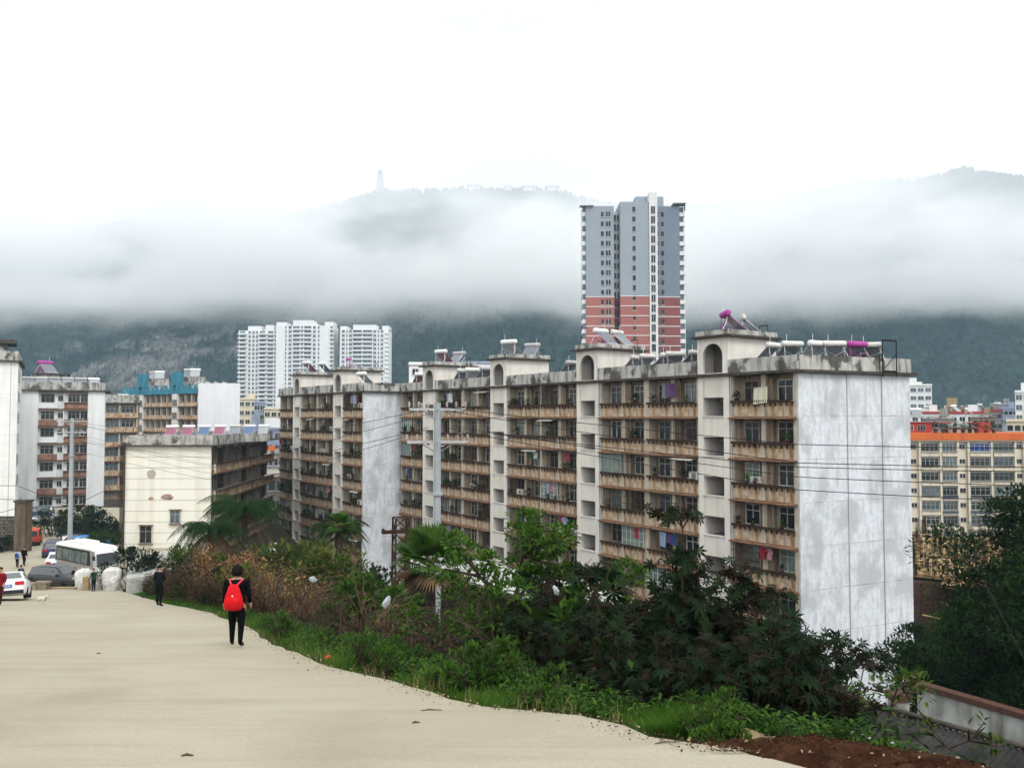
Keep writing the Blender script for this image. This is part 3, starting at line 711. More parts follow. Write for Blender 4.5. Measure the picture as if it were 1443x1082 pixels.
# generic far buildings ------------------------------------------------------
def simple(name, label, x0p, x1p, ytop, D, zb, wm, roofm, nx, floors=None, depth=10, glass=GLASS, cap=.5, win=(1.4, 1.3), extra=None, group=None, cat='building'):
    k = D/FPX; a = at(x0p, 588, D); Wd = (x1p-x0p)*k; H = (588-ytop)*k-zb
    r_ = bld(name, label, (a.x, D, zb), -math.atan2(a.x+Wd*(.0 if a.x < 0 else 0), D), group, cat); Wd *= math.cos(math.atan2(a.x, D))
    box_part(r_, 'wall', wm, (0, Wd, 0, depth, -1, H))
    m = MB(); m.box(-.25, Wd+.25, -.3, depth+.25, H, H+.15, 0); ring(m, -.05, Wd+.05, -.1, depth, H+.15, H+.15+cap, .2, 0)
    m.build('roof', roofm, r_)
    nf = floors or max(1, int(H/3.1)); wl = []
    for f in range(nf):
        for i in range(nx): wl.append((Wd*(i+.5)/nx, -.02, H-3.1*(f+1)+.9, min(win[0], Wd/nx*.75), win[1], 0))
    far_windows(r_, wl, glass)
    if extra: extra(r_, Wd, H)
    return r_, a, Wd, H
PBLUE = mat('pale_blue_paint', (.30, .35, .46), (.25, .29, .38), .8, streak=(.12, .13, .16), samt=.4)
CREAM = mat('cream_paint', (.66, .60, .45), (.58, .52, .39), .6, streak=(.3, .25, .18), samt=.4)
GREYP = mat('grey_weathered_paint', (.30, .29, .28), (.22, .21, .2), .7, streak=(.1, .09, .08), samt=.6)
FARW = mat('far_white_paint', (.76, .77, .77), (.70, .71, .71), .3)
PINKW = mat('pinkish_white_tiles', (.66, .56, .53), (.7, .66, .64), .12)
REDP = mat('red_roof_paint', (.42, .045, .035), (.34, .04, .03), 1, streak=(.15, .03, .03), samt=.4)
ORANGE = mat('orange_band_paint', (.62, .15, .035), (.52, .12, .03), .6, streak=(.3, .08, .03), samt=.4)
def roofhut(m_, x0, x1, h):
    return lambda r_, W_, H_: box_part(r_, 'roof_house', m_, (W_*x0, W_*x1, 2, 7, H_+.1, H_+h))
simple('yellow_topped_house', 'pale yellow house with dark square windows behind the blue flats', 336, 362, 563, 300, -16, CREAM, CREAM, 3, depth=14, extra=roofhut(CREAM, .5, .9, 2.4))
simple('lilac_house', 'pale lilac block with one small window under the white towers', 358, 374, 568, 280, -16, PBLUE, PBLUE, 2, depth=12)
simple('long_cream_house', 'long cream house with flat parapet just left of the far brown block', 372, 400, 577, 270, -16, CREAM, CREAM, 3, depth=12)
simple('blue_flats', 'pale blue flats with tall stair column below the white towers', 338, 399, 606, 225, -16, PBLUE, PBLUE, 5, depth=12, extra=lambda r_, W_, H_: (box_part(r_, 'stair_column', PBLUE, (W_*.28, W_*.46, -.6, 5, 0, H_+4.2)), box_part(r_, 'roof_house', FARW, (W_*.6, W_*.95, 2, 8, H_+.1, H_+3.2))))
simple('grey_tenement', 'cluttered grey tenement below the blue flats, with plants on the roof', 345, 400, 640, 165, -17, GREYP, CONC, 4, depth=12, extra=lambda r_, W_, H_: (box_part(r_, 'roof_house', GREYP, (W_*.1, W_*.5, 2, 7, H_+.1, H_+2.2)), box_part(r_, 'water_tank', ORANGE, (W_*.62, W_*.8, 1, 3, H_+.1, H_+1.5))))
simple('balcony_tenement', 'low tenement with white sheet awnings between the yellow building and the far brown block', 366, 402, 672, 140, -18.5, GREYP, mat('pale_sheet', (.5, .5, .5)), 3, depth=10, win=(2.6, 1.5), glass=GLASSB)
simple('white_rooftop_building', 'plain white building rising behind the fourth stair head', 576, 632, 514, 190, -18, FARW, FARW, 3, floors=2, depth=12)
simple('white_gabled_rooftop', 'white rooftop block with blue trim behind the third stair head', 628, 696, 512, 230, -18, FARW, PBLUE, 4, floors=2, depth=12)

# orange banded building on the right
D = 177.0; k = D/FPX; Go = at(1262, 588, D); zb = -24; Hd = (588-620)*k-zb
rG = bld('orange_banded_building', 'cream balcony building with a bright orange roof band, right of the big end wall', (Go.x, D, zb))
def gx(zx): return ((1250+zx/4.508)-1262)*k
Wd = gx(1020)
CREAMW = mat('cream_facade', (.66, .60, .48), (.60, .54, .43), .5, streak=(.34, .27, .18), samt=.4, sxs=1.2, szs=.1)
box_part(rG, 'wall', CREAMW, (0, Wd, .6, 14, -1, Hd))
m = MB(); m.box(-.2, Wd+.2, -.35, 14, Hd, Hd+1.45, 0); m.box(-.1, Wd, -.1, .6, Hd-.3, Hd, 1); m.build('orange_band', [ORANGE, CREAMW], rG)
m = MB()
for zx in (205, 338, 448, 515, 662, 812, 868): m.box(gx(zx)-.2, gx(zx)+.2, .05, .6, -1, Hd-.3)
m.build('pilaster', [CREAMW], rG)
cells = [('s', 150, 190), ('b', 212, 328), ('b', 346, 442), ('s', 460, 500), ('b', 522, 652), ('b', 673, 803), ('s', 820, 860), ('b', 880, 1005)]
rg = random.Random(3)
for f in range(7):
    zf = Hd-.3-3.02*(f+1)
    for t_, a, b in cells:
        xa, xb = gx(a), gx(b)
        if t_ == 's': window(rG, (xa+xb)/2, .55, zf+1.45, xb-xa, 1.0, 0)
        else:
            m = MB(); m.box(xa, xb, -.1, .58, zf-.05, zf+.12, 1); m.box(xa, xb, -.1, .06, zf+.12, zf+.9, 0); m.box(xa, xb, -.35, -.1, zf+.86, zf+.94, 2 if f % 2 else 3)
            m.build('balcony', [CREAMW if not (f in (3, 4) and a in (346, 522)) else mat('slate_cladding', (.13, .15, .18), (.1, .11, .13), 2), CREAMW, RACK, FRAME], rG)
            window(rG, (xa+xb)/2, .3, zf+1.0, xb-xa-.1, 1.65, 0, 'mullion', mat('deep_blue_glass', (.02, .05, .22), (.03, .06, .16), 1, rough=.2) if (f == 0 and a == 522) else rg.choice([GLASS, GLASS, GLASSB]))
m = MB(); m.box(1.5, 10.5, 6, 12, Hd+1.45, Hd+3.6, 0); m.box(1.2, 10.8, 5.6, 12.3, Hd+3.6, Hd+3.75, 1); m.box(19.5, 23, 6, 12, Hd+1.45, Hd+3.6, 0); m.box(10.8, 23.5, 9, 12.3, Hd+3.4, Hd+3.7, 1); m.build('red_roof_room', [REDP, mat('maroon_sheet', (.3, .07, .06))], rG)
for i in range(3): window(rG, 3+i*2.6, 5.95, Hd+1.9, 1.8, 1.2, 0)
m = MB(); m.box(14.5, 18.8, 4.5, 8.5, Hd+1.45, Hd+2.6, 0)
m.add([(14, 4, Hd+2.6), (19.3, 4, Hd+2.6), (19.3, 9, Hd+2.6), (14, 9, Hd+2.6), (16.6, 6.5, Hd+4.1)], [(0, 1, 4), (1, 2, 4), (2, 3, 4), (3, 0, 4), (3, 2, 1, 0)], 1); m.build('pavilion_roof', [CREAMW, mat('grey_tiles', (.28, .30, .28), (.22, .23, .22), 3)], rG)
for i in range(9):
    o = thing('roof_garden_plant', f'{ORD[i]} green plant from the left in the roof garden above the orange band', 'potted plant', (Go.x+9+i*1.5, D+1.2+rg.random()*2, zb+Hd+1.45), 0, 'roof garden plants')
    o.scale = (2.2+rg.random(),)*3; link('pot', POTS[i % 6][0], o); link('foliage', POTS[i % 6][1], o)

# city beyond on the right
def hut(m_): return roofhut(m_, .55, .8, 2.6)
simple('white_slab_block', 'white ten storey block with grid windows beside the big end wall', 1262, 1313, 544, 330, -22, FARW, FARW, 5, depth=14, win=(2.0, 1.3), glass=GLASSB, extra=lambda r_, W_, H_: box_part(r_, 'roof_house', FARW, (W_*.35, W_*.6, 2, 8, H_+.1, H_+3.2), (W_*.25, W_*.75, 3, 9, H_+.1, H_+1.6)), cat='apartment building')
simple('white_corner_tower', 'white tower cut off by the right edge of the view', 1431, 1475, 553, 260, -22, FARW, FARW, 4, depth=14, win=(1.8, 1.5), glass=GLASSB, extra=roofhut(FARW, .2, .7, 3), cat='apartment building')
simple('ochre_hut_building', 'ochre cubic building with a smaller box on top, before the wooded hill', 1334, 1360, 574, 300, -22, mat('ochre_paint', (.36, .27, .13), (.3, .22, .11), 1), CONC, 4, floors=2, extra=roofhut(mat('ochre_paint', (.4, .3, .15)), .02, .6, 3.4))
rowd = [(1284, 1330, 583, 250, FARW, REDP, 'long white building with a dark red roof line, left one of its row'), (1338, 1386, 583, 245, FARW, REDP, 'white building with a dark red roof line, right one of its row'),
        (1300, 1345, 590, 215, GREYP, CONC, 'grey low building right behind the red roof rooms'), (1384, 1412, 580, 270, GREYP, REDP, 'small grey building with red roof in the far town'),
        (1408, 1434, 576, 310, PBLUE, PBLUE, 'small blue building in the far town by the right tower'), (1370, 1402, 588, 225, BEIGE, CONC, 'beige low building in the far town'), (1418, 1460, 594, 205, CREAM, CREAM, 'cream low building at the right edge behind the orange band'),
        (1395, 1430, 570, 360, GREYP, PBLUE, 'far grey building with pale blue roof under the hill'), (1318, 1342, 580, 350, CREAM, CREAM, 'far cream building left of the ochre one'), (1360, 1384, 581, 340, FARW, FARW, 'far little white building right of the ochre one')]
for i, (a, b, yt, D_, wm, rm, lb) in enumerate(rowd):
    simple('town_house', lb, a, b, yt, D_, -22, wm, rm, 4, floors=2, depth=12, extra=hut(wm))
for q, (px_, py_, D_) in enumerate([(1300, 589, 220), (1320, 584, 250), (1356, 583, 245), (1376, 588, 225), (1392, 580, 272), (1415, 577, 310)]):
    p = at(px_, py_, D_); heater((p.x, D_+3, p.z+.1), rad(20*q), 'white', f'{ORD[q]} white solar heater from the left on the far town roofs', 1.6)

# grey and brick red tower
TG = mat('blue_grey_tiles', (.31, .35, .395), (.28, .32, .365), .15, rough=.7); TGD = mat('shaded_blue_grey_tiles', (.185, .225, .28), (.17, .205, .255), .15, rough=.7)  # second grey is the same tile with the right wing's shade in its colour
TR = mat('brick_red_tiles', (.37, .15, .13), (.32, .125, .108), .2, rough=.7); TRD = mat('shaded_brick_red_tiles', (.25, .088, .083), (.215, .074, .072), .2, rough=.7); TW = mat('tower_white_trim', (.70, .71, .71), (.64, .65, .65), .2)  # second red has the shade of right wing and recess in its colour
D = 259.0; k = D/FPX; zb = -22.0; s = k/4.01; To = at(790+115/4.01, 588, D)
rK = bld('high_rise_tower', 'tall blue grey apartment tower with brick red lower storeys, rising out of the town', (To.x, D, zb), 0, None, 'tower')
def tx(zx): return (zx-115)*s
def tz(zy): return (588-(250+zy/4.01))*k-zb
split = tz(672)
def tower_face(name, xa, xb, ztop, y0, y1, up, lo):
    box_part(rK, name, [up, lo], (tx(xa), tx(xb), y0, y1, split, ztop, 0), (tx(xa), tx(xb), y0, y1, -1, split, 1))
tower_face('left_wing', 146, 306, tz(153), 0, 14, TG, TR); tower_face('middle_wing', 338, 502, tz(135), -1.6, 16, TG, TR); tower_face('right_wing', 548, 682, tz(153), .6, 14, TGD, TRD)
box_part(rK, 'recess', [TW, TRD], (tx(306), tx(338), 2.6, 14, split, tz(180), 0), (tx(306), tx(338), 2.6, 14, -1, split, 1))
box_part(rK, 'stair_strip', [TW], (tx(502), tx(548), -2.0, 16, -1, tz(82)))
box_part(rK, 'roof_house', [TG], (tx(435), tx(502), 2, 12, tz(135), tz(88)), (tx(548), tx(600), 3, 12, tz(153), tz(84)), (tx(600), tx(640), 4, 11, tz(153), tz(135)))
box_part(rK, 'roof_canopy', [TW, CONCD], (tx(112), tx(190), -.9, 2, tz(153), tz(148)), (tx(645), tx(718), -.6, 4, tz(138), tz(132), 0), (tx(706), tx(712), -.4, 0, tz(180), tz(138), 1))
m = MB()
zz = split
while zz > 0:
    for xa, xb, y in ((144, 307, -.08), (337, 503, -1.7), (548, 684, .5)): m.box(tx(xa), tx(xb), y, y+.3, zz-.12, zz+.12)
    zz -= 3.0
m.build('white_band', [TW], rK)
wl = []; bl = MB()
for f in range(24):
    z = tz(215)-f*55.8*s
    wl += [(tx(240), -.0, z, .85, 1.5, 0), (tx(273), -.0, z, 1.4, 1.6, 0), (tx(416), -1.6, z+1.1, .9, 1.6, 0), (tx(523), -2.0, z+.6, 1.25, 2.2, 0), (tx(555), .6, z, .7, 1.6, 0), (tx(584), .6, z, .9, 1.6, 0), (tx(318), 2.6, z-.6, .7, 1.8, 0), (tx(334), 2.6, z-.6, .4, 1.8, 0)]
far_windows(rK, wl, GLASS)
for f in range(23):
    z = tz(153)-(f+1)*55.8*s; m = MB()
    m.box(tx(128), tx(146), .5, 6, z, z+1.25, 0); m.box(tx(128), tx(146), .6, 6, z+1.25, z+3.0, 1) if f % 1 == 0 else None
    m.box(tx(682), tx(714), .9, 6, z, z+1.25, 0); m.box(tx(682), tx(708), 1.4, 6, z+1.25, z+3.0, 1); m.box(tx(712), tx(714), .9, 1.1, z+1.25, z+3.0, 0); m.box(tx(124), tx(128), .5, .7, z+.0, z+1.2, 0)
    m.build('side_balcony', [TW, GLASSB], rK)

# white towers far away
D = 590.0; k = D/FPX; s = k/5.344; zb = -20.0
def wtower(label, xa, xb, ytop, cols, roof, balc, seed):
    o_ = at(310+xa/5.344, 588, D); r_ = bld('white_tower', label, (o_.x, D+seed*4, zb), 0, 'white residential towers far behind', 'tower')
    Wd = (xb-xa)*s; H = (588-(430+ytop/5.344))*k-zb
    box_part(r_, 'wall', FARW, (0, Wd, 0, 18, -1, H))
    box_part(r_, 'roof_crown', FARW, *[((a-xa)*s, (b-xa)*s, 1, 14, H, (588-(430+yt/5.344))*k-zb) for a, b, yt in roof])
    wl = []; sl = MB()
    nf = int(H/3.0)
    for f in range(nf):
        z = H-3*(f+1)
        for c, w in cols: wl.append(((c-xa)*s, -.05, z+.9, w*s, 1.75, 0))
    m = MB()
    for f in range(nf):
        z = H-3*(f+1)
        for a, b, dy in balc: m = MB(); m.box((a-xa)*s, (b-xa)*s, -dy, 0, z-.1, z+.95); m.build('balcony', [FARW], r_)
    far_windows(r_, wl, GLASSB)
    return r_
wtower('leftmost white tower with stacked rounded balconies', 120, 415, 185, [(150, 40), (203, 16), (232, 16), (258, 14), (300, 40), (362, 40), (404, 22)], [(186, 290, 150), (320, 385, 142)], [(120, 182, 2.6), (275, 338, 2.4), (338, 415, .6)], 1)
wtower('widest white tower, in the middle of the three', 415, 845, 152, [(490, 9), (522, 22), (569, 48), (611, 15), (655, 52), (705, 20), (738, 10), (835, 16)], [(415, 490, 125), (540, 690, 110), (690, 720, 135), (780, 845, 122)], [(545, 682, .9), (825, 852, 1.0)], 0)
wtower('rightmost white tower, standing apart from the other two', 898, 1262, 182, [(924, 20), (951, 9), (978, 22), (1030, 66), (1106, 70), (1162, 22), (1190, 9), (1216, 18)], [(898, 950, 155), (995, 1170, 145), (1215, 1265, 152)], [(995, 1145, .9), (1240, 1270, .8)], 0)
# ---------------------------------------------------------------- vehicles
RUB = mat('tyre_rubber', (.012, .012, .012), rough=.8); RIM = mat('alloy_rim', (.35, .35, .36), rough=.3, metal=.7)
CGL = mat('car_glass', (.05, .06, .068), rough=.05, spec=.9); LAMPR = mat('tail_lamp_red', (.42, .02, .025), rough=.2); LAMPW = mat('headlamp_clear', (.55, .57, .6), rough=.15)  # car glass base lightened to stand for reflected sky
PLATE = mat('blue_number_plate', (.02, .09, .42), rough=.4); PLW = mat('plate_white', (.7, .7, .7), rough=.5); BUMP = mat('black_bumper', (.025, .025, .027), rough=.6)
def wheel(parent, x, y, r, w=.2):
    t = MB(); Mx = Matrix.Translation((x, y, r)) @ Matrix.Rotation(rad(90), 4, 'X')
    t.lathe([(r*.62, -w/2), (r*.9, -w/2), (r, -w*.3), (r, w*.3), (r*.9, w/2), (r*.62, w/2)], 18, 0, Mx)
    o = t.build('wheel', RUB, parent)
    m = MB(); m.lathe([(.04, -w*.42), (r*.62, -w*.38), (r*.64, w*.38), (.04, w*.42)], 18, 0, Mx); m.build('rim', RIM, o)
SEDAN = [(-2.25, .38, .80, .74, .84, .66), (-2.18, .27, .93, .85, .98, .74), (-1.55, .2, .97, .9, 1.05, .74), (-.85, .19, .96, .91, 1.40, .58), (-.1, .19, .95, .91, 1.46, .6), (.42, .19, .94, .91, 1.40, .58), (1.2, .2, .91, .9, .97, .76), (1.85, .22, .80, .87, .85, .72), (2.2, .32, .62, .78, .68, .62)]
SUVP = [(-2.2, .45, .95, .76, 1.0, .66), (-2.14, .32, 1.02, .87, 1.12, .74), (-1.95, .25, 1.03, .91, 1.58, .62), (-1.2, .23, 1.03, .92, 1.70, .64), (0, .23, 1.02, .92, 1.72, .65), (.45, .23, 1.01, .92, 1.66, .62), (1.2, .24, .99, .91, 1.06, .78), (1.95, .28, .90, .88, .95, .74), (2.22, .4, .72, .8, .78, .66)]
VANP = [(-1.95, .4, .9, .72, .95, .66), (-1.9, .3, .98, .78, 1.0, .7), (-1.8, .25, 1.0, .8, 1.75, .64), (-1.0, .22, 1.0, .8, 1.86, .66), (.7, .22, .99, .8, 1.84, .65), (1.1, .22, .98, .8, 1.72, .6), (1.65, .25, .95, .78, 1.0, .7), (1.9, .35, .7, .72, .76, .6)]
def car(name, label, cat, pos, rz, prof, paint, cab, pitch=0, group='cars on the lot', plate=True):
    """cab: station indices (rear window base, roof rear, roof front, windscreen base)."""
    o = thing(name, label, cat, pos, rz, group); o.rotation_euler = (0, pitch, rz)
    m = MB(); rings = []
    for x, zb, zbelt, w, zt, wr in prof:
        zm = lerp(zb, zbelt, .5)
        half = [(w*.93, zb), (w, zb+.1), (w*1.015, zm), (w*.985, zbelt-.04), (w*.955, zbelt), (wr+.01, zt-.03), (wr*.86, zt)]
        rings.append([(x, y, z) for y, z in half]+[(x, -y, z) for y, z in half[::-1]])
    n = len(rings[0]); vs = sum(rings, [])
    m.add(vs, [(i*n+j, i*n+(j+1) % n, (i+1)*n+(j+1) % n, (i+1)*n+j) for i in range(len(rings)-1) for j in range(n)], 0, True)
    m.add(rings[0], [tuple(range(n-1, -1, -1))], 0); m.add(rings[-1], [tuple(range(n))], 0)
    bo = m.build('body', paint, o)
    def off(p, d): return (p[0]+d[0], p[1]+d[1], p[2]+d[2])
    a, b, c, d = cab
    def top(i, s, q): x, zb, zbelt, w, zt, wr = prof[i]; return lerp(w*.955, wr+.01, q)*s, lerp(zbelt, zt-.03, q)
    for s in (1, -1):
        g = MB(); lo = []; hi = []
        for i in range(b, c+1):
            y0, q0 = top(i, s, .06); y1, q1 = top(i, s, .92); lo.append((prof[i][0], y0+s*.014, q0)); hi.append((prof[i][0], y1+s*.014, q1))
        e0 = (lerp(prof[b][0], prof[a][0], .75), top(a, s, .2)[0]+s*.005, lerp(prof[b][2], prof[a][2], .75)+.03); e1 = (lerp(prof[c][0], prof[d][0], .8), top(d, s, .2)[0]+s*.005, lerp(prof[c][2], prof[d][2], .8)+.03)
        lo = [e0]+lo+[e1]; hi = [e0]+hi+[e1]
        for i in range(len(lo)-1):
            if i == 0: g.add([lo[0], lo[1], hi[1]], [(0, 1, 2)])
            elif i == len(lo)-2: g.add([lo[i], lo[i+1], hi[i]], [(0, 1, 2)])
            else: g.add([lo[i], lo[i+1], hi[i+1], hi[i]], [(0, 1, 2, 3)])
        g.build('side_window', CGL, o)
        hl = MB(); i = len(prof)-2; hl.box(prof[i][0]-.05, prof[i][0]+.22, s*.5-.2, s*.5+.2, prof[i][2]-.16, prof[i][2]-.01); hl.build('headlight', LAMPW, o)
        tl = MB(); tl.box(prof[0][0]-.03, prof[1][0]+.16, s*.6-.19, s*.6+.22, prof[1][2]-.2, prof[1][2]-.02); tl.build('tail_light', LAMPR, o)
        mi = MB(); mi.box(prof[c][0]+.25, prof[c][0]+.4, s*.95-.09, s*.95+.12, prof[c][2]+.0, prof[c][2]+.16); mi.build('mirror', BUMP, o)
        for x in (prof[0][0]+.85, prof[-1][0]-.82): wheel(o, x, s*(prof[3][3]-.08), .32 if prof is not VANP else .28)
    for nm, i, j, q in (('rear_window', a, b, -1), ('windscreen', d, c, 1)):
        A, B = prof[i], prof[j]; g = MB()
        p0 = Vector((lerp(A[0], B[0], .08), 0, lerp(A[4], B[4], .08))); p1 = Vector((lerp(A[0], B[0], .93), 0, lerp(A[4], B[4], .93)))
        w0, w1 = lerp(A[5], B[5], .08)*.88, lerp(A[5], B[5], .93)*.84; nrm = Vector((-(p1-p0).z, 0, (p1-p0).x)).normalized()*.016
        if nrm.z < 0: nrm = -nrm
        if nrm.x*q < 0 and abs(nrm.x) > abs(nrm.z): nrm = -nrm
        p0 += nrm; p1 += nrm
        g.add([(p0.x, w0, p0.z), (p0.x, -w0, p0.z), (p1.x, -w1, p1.z), (p1.x, w1, p1.z)], [(0, 1, 2, 3)]); g.build(nm, CGL, o)
    x0, x1 = prof[0][0], prof[-1][0]
    m = MB(); m.box(x0-.05, x0+.1, -.78, .78, .28, .48); m.build('bumper', BUMP, o); m = MB(); m.box(x1-.12, x1+.04, -.7, .7, .25, .42); m.build('bumper', BUMP, o)
    if plate:
        m = MB(); m.box(x0-.05, x0-.02, -.24, .24, .62, .77); m.box(x1+.01, x1+.05, -.22, .22, .44, .57)
        for i in range(6): y = -.17+i*.066; m.box(x0-.056, x0-.05, y, y+.035, .66, .73, 1)
        m.build('number_plate', [PLATE, PLW], o)
    return o
CWHITE = mat('white_car_paint', (.72, .73, .74), rough=.25, spec=.5); CDARK = mat('dark_grey_car_paint', (.020, .020, .022), rough=.25, spec=.5); CNAVY = mat('navy_car_paint', (.03, .03, .06), rough=.25, spec=.5)
CRED = mat('orange_red_van_paint', (.48, .07, .025), rough=.35); CSILV = mat('silver_car_paint', (.48, .5, .52), rough=.25, metal=.3); CBLUE = mat('bright_blue_car_paint', (.05, .22, .55), rough=.3); CDB = mat('dark_blue_car_paint', (.03, .06, .10), rough=.25)
def onlot(px, Y):
    p = at(px, 588, Y); return (p.x, Y, ground(p.x, Y)+.02)
SC, SV, VC = (2, 3, 5, 6), (1, 2, 5, 6), (1, 2, 5, 6)
p = onlot(19.5, 46.2)
car('white_sedan', 'white sedan with red tail lamps and blue plate, parked downhill at the left edge', 'car', p, rad(116), SEDAN, CWHITE, SC, math.atan(.1775))
p = onlot(86, 69.6)
car('dark_grey_suv', 'dark grey off-road car facing the white sacks, beside the bus', 'car', p, rad(-15), SUVP, CDARK, SV)
car('white_hatchback', 'white car seen from behind, between the bus and the dark car', 'car', onlot(84, 81), rad(116), SEDAN, CWHITE, SC)
car('navy_car', 'very dark blue car directly behind the small white car', 'car', onlot(80, 90), rad(112), SUVP, CNAVY, SV)
car('orange_van', 'small orange red van by the concrete gate pillar', 'van', onlot(51, 101), rad(114), VANP, CRED, VC)
car('silver_car', 'silver car parked on the upper lane, nearer of the two', 'car', onlot(64, 121), rad(215), SEDAN, CSILV, SC)
car('dark_blue_car', 'dark blue car half hidden behind the silver car', 'car', onlot(56, 127), rad(205), SUVP, CDB, SV)
car('bright_blue_car', 'bright blue car with only its roof showing above the bus', 'car', onlot(133, 95), rad(30), SUVP, CBLUE, SV)
car('dark_car', 'dark car between the left utility pole and the bright blue roof', 'car', onlot(118, 98), rad(30), SUVP, CDARK, SV)
car('white_parked_car', 'white car parked below the yellow building, above the bus roof', 'car', (at(160, 750, 108).x, 108, -14.6), rad(10), SEDAN, CWHITE, SC)
car('white_lane_car', 'white car in the narrow gap between the drooping palm and the far brown block', 'car', (at(388, 760, 112).x, 112, ground(at(388, 760, 112).x, 112)), rad(-80), SEDAN, CWHITE, SC)

# midi coach
BUSL = mat('coach_grey_side', (.24, .23, .215), (.2, .19, .175), 2, rough=.35, spec=.5); BUSW = mat('coach_white_roof', (.68, .68, .66), rough=.4); BUSF = mat('coach_silver_front', (.46, .46, .47), rough=.3)
bp = onlot(126, 78)
bus = thing('coach', 'grey midi coach with white roof and dark windows, behind the white sacks', 'bus', (bp[0], bp[1], -14.35), math.atan2(-4.4, 5.9))
Lb, Wb, Hb = 7.4, 2.3, 2.95; m = MB(); rg_ = []
for x, sc, zt in ((-Lb/2, .93, 2.7), (-Lb/2+.15, .99, 2.86), (-Lb/2+.5, 1, 2.93), (Lb/2-.9, 1, 2.95), (Lb/2-.35, .98, 2.85), (Lb/2-.1, .95, 2.4), (Lb/2, .92, 1.3)):
    w = Wb/2*sc; h = [(w*.96, .35), (w, .5), (w, 1.25), (w*.97, zt*.9), (w*.9, zt-.06), (w*.7, zt)]
    rg_.append([(x, y, z) for y, z in h]+[(x, -y, z) for y, z in h[::-1]])
n = 12; m.add(sum(rg_, []), [(i*n+j, i*n+(j+1) % n, (i+1)*n+(j+1) % n, (i+1)*n+j) for i in range(6) for j in range(n)], 0, False)
for i in range(len(m.f)):
    j = i % n
    if j in (3, 4, 5, 6, 7): m.m[i] = 1
    if i >= 4*n and m.m[i] == 0: m.m[i] = 2
m.add(rg_[0], [tuple(range(n-1, -1, -1))], 0); m.add(rg_[-1], [tuple(range(n))], 2); m.build('body', [BUSL, BUSW, BUSF], bus)
for s in (1, -1):
    m = MB(); m.add([(-Lb/2+.25, s*(Wb/2+.012), 1.32), (Lb/2-.75, s*(Wb/2+.012), 1.32), (Lb/2-1.0, s*(Wb/2*.975+.012), 2.58), (-Lb/2+.4, s*(Wb/2*.975+.012), 2.58)], [(0, 1, 2, 3)]); m.build('window_band', BUMP, bus)
    for i in range(5):
        x = -Lb/2+.5+i*1.14; g = MB(); g.add([(x, s*(Wb/2+.03), 1.42), (x+1.04, s*(Wb/2+.03), 1.42), (x+1.04, s*(Wb/2*.98+.03), 2.42), (x, s*(Wb/2*.98+.03), 2.42)], [(0, 1, 2, 3)]); g.build('side_window', mat('coach_glass', (.02, .035, .04), (.10, .14, .15), 1.6, rough=.08, spec=.6), bus)
    for x in (-2.15, 2.0): wheel(bus, x, s*(Wb/2-.12), .42, .26)
    for x in (-2.15, 2.0):
        a_ = MB(); a_.tube([(x+.55*math.cos(q), s*(Wb/2+.01), .42+.55*math.sin(q)) for q in [i*math.pi/8 for i in range(9)]], .04, 5); a_.build('wheel_arch', BUMP, bus)
    h_ = MB(); h_.box(Lb/2-.08, Lb/2+.02, s*.78-.2, s*.78+.2, .75, .98); h_.build('headlight', LAMPW, bus)
    mr = MB(); mr.tube([(Lb/2-.4, s*1.0, 2.6), (Lb/2+.1, s*1.3, 2.55), (Lb/2+.12, s*1.32, 2.2)], .03, 5); mr.box(Lb/2+.05, Lb/2+.17, s*1.32-.1, s*1.32+.1, 1.9, 2.25); mr.build('mirror', BUMP, bus)
m = MB(); m.add([(Lb/2+.03, 1.0, 1.32), (Lb/2+.03, -1.0, 1.32), (Lb/2-.06, -1.0, 2.38), (Lb/2-.06, 1.0, 2.38)], [(0, 1, 2, 3)]); m.build('windscreen', CGL, bus)
m = MB(); m.add([(-Lb/2-.02, .85, 1.5), (-Lb/2-.02, -.85, 1.5), (-Lb/2-.02, -.85, 2.4), (-Lb/2-.02, .85, 2.4)], [(0, 1, 2, 3)]); m.build('rear_window', CGL, bus)
box_part(bus, 'roof_unit', [BUSW], (-1.9, .8, -.75, .75, 2.9, 3.12)); box_part(bus, 'bumper', [BUSF], (Lb/2-.1, Lb/2+.06, -1.05, 1.05, .35, .62)); box_part(bus, 'bumper', [BUSF], (-Lb/2-.06, -Lb/2+.1, -1.05, 1.05, .35, .6))
box_part(bus, 'number_plate', [PLATE], (Lb/2+.06, Lb/2+.08, -.25, .25, .42, .56))

# ---------------------------------------------------------------- people
SKIN = mat('skin', (.42, .25, .17), rough=.6); HAIR = mat('black_hair', (.006, .005, .005), rough=.6); SHOE = mat('dark_shoe', (.03, .018, .015), rough=.5)
def clothm(n, c): return mat('clothing_'+n, c, tuple(v*.6 for v in c), 6, rough=1, spec=.02, bump=.3, bscale=20)
def skinmesh(name, V, E, Rr, mats, mfun, root=0, sub=2):
    me = bpy.data.meshes.new(name); me.from_pydata(V, E, []); o = bpy.data.objects.new(name, me); C.objects.link(o)
    s = o.modifiers.new('s', 'SKIN'); s.use_smooth_shade = True
    d = me.skin_vertices[0].data
    for i, r_ in enumerate(Rr): d[i].radius = r_ if isinstance(r_, tuple) else (r_, r_); d[i].use_root = (i == root)
    u = o.modifiers.new('u', 'SUBSURF'); u.levels = sub; u.render_levels = sub
    dg = bpy.context.evaluated_depsgraph_get(); dg.update()
    nm = bpy.data.meshes.new_from_object(o.evaluated_get(dg)); bpy.data.objects.remove(o); nm.name = name
    nm.materials.clear()
    for m_ in mats: nm.materials.append(m_)
    for p_ in nm.polygons: p_.material_index = mfun(p_.center); p_.use_smooth = True
    return nm
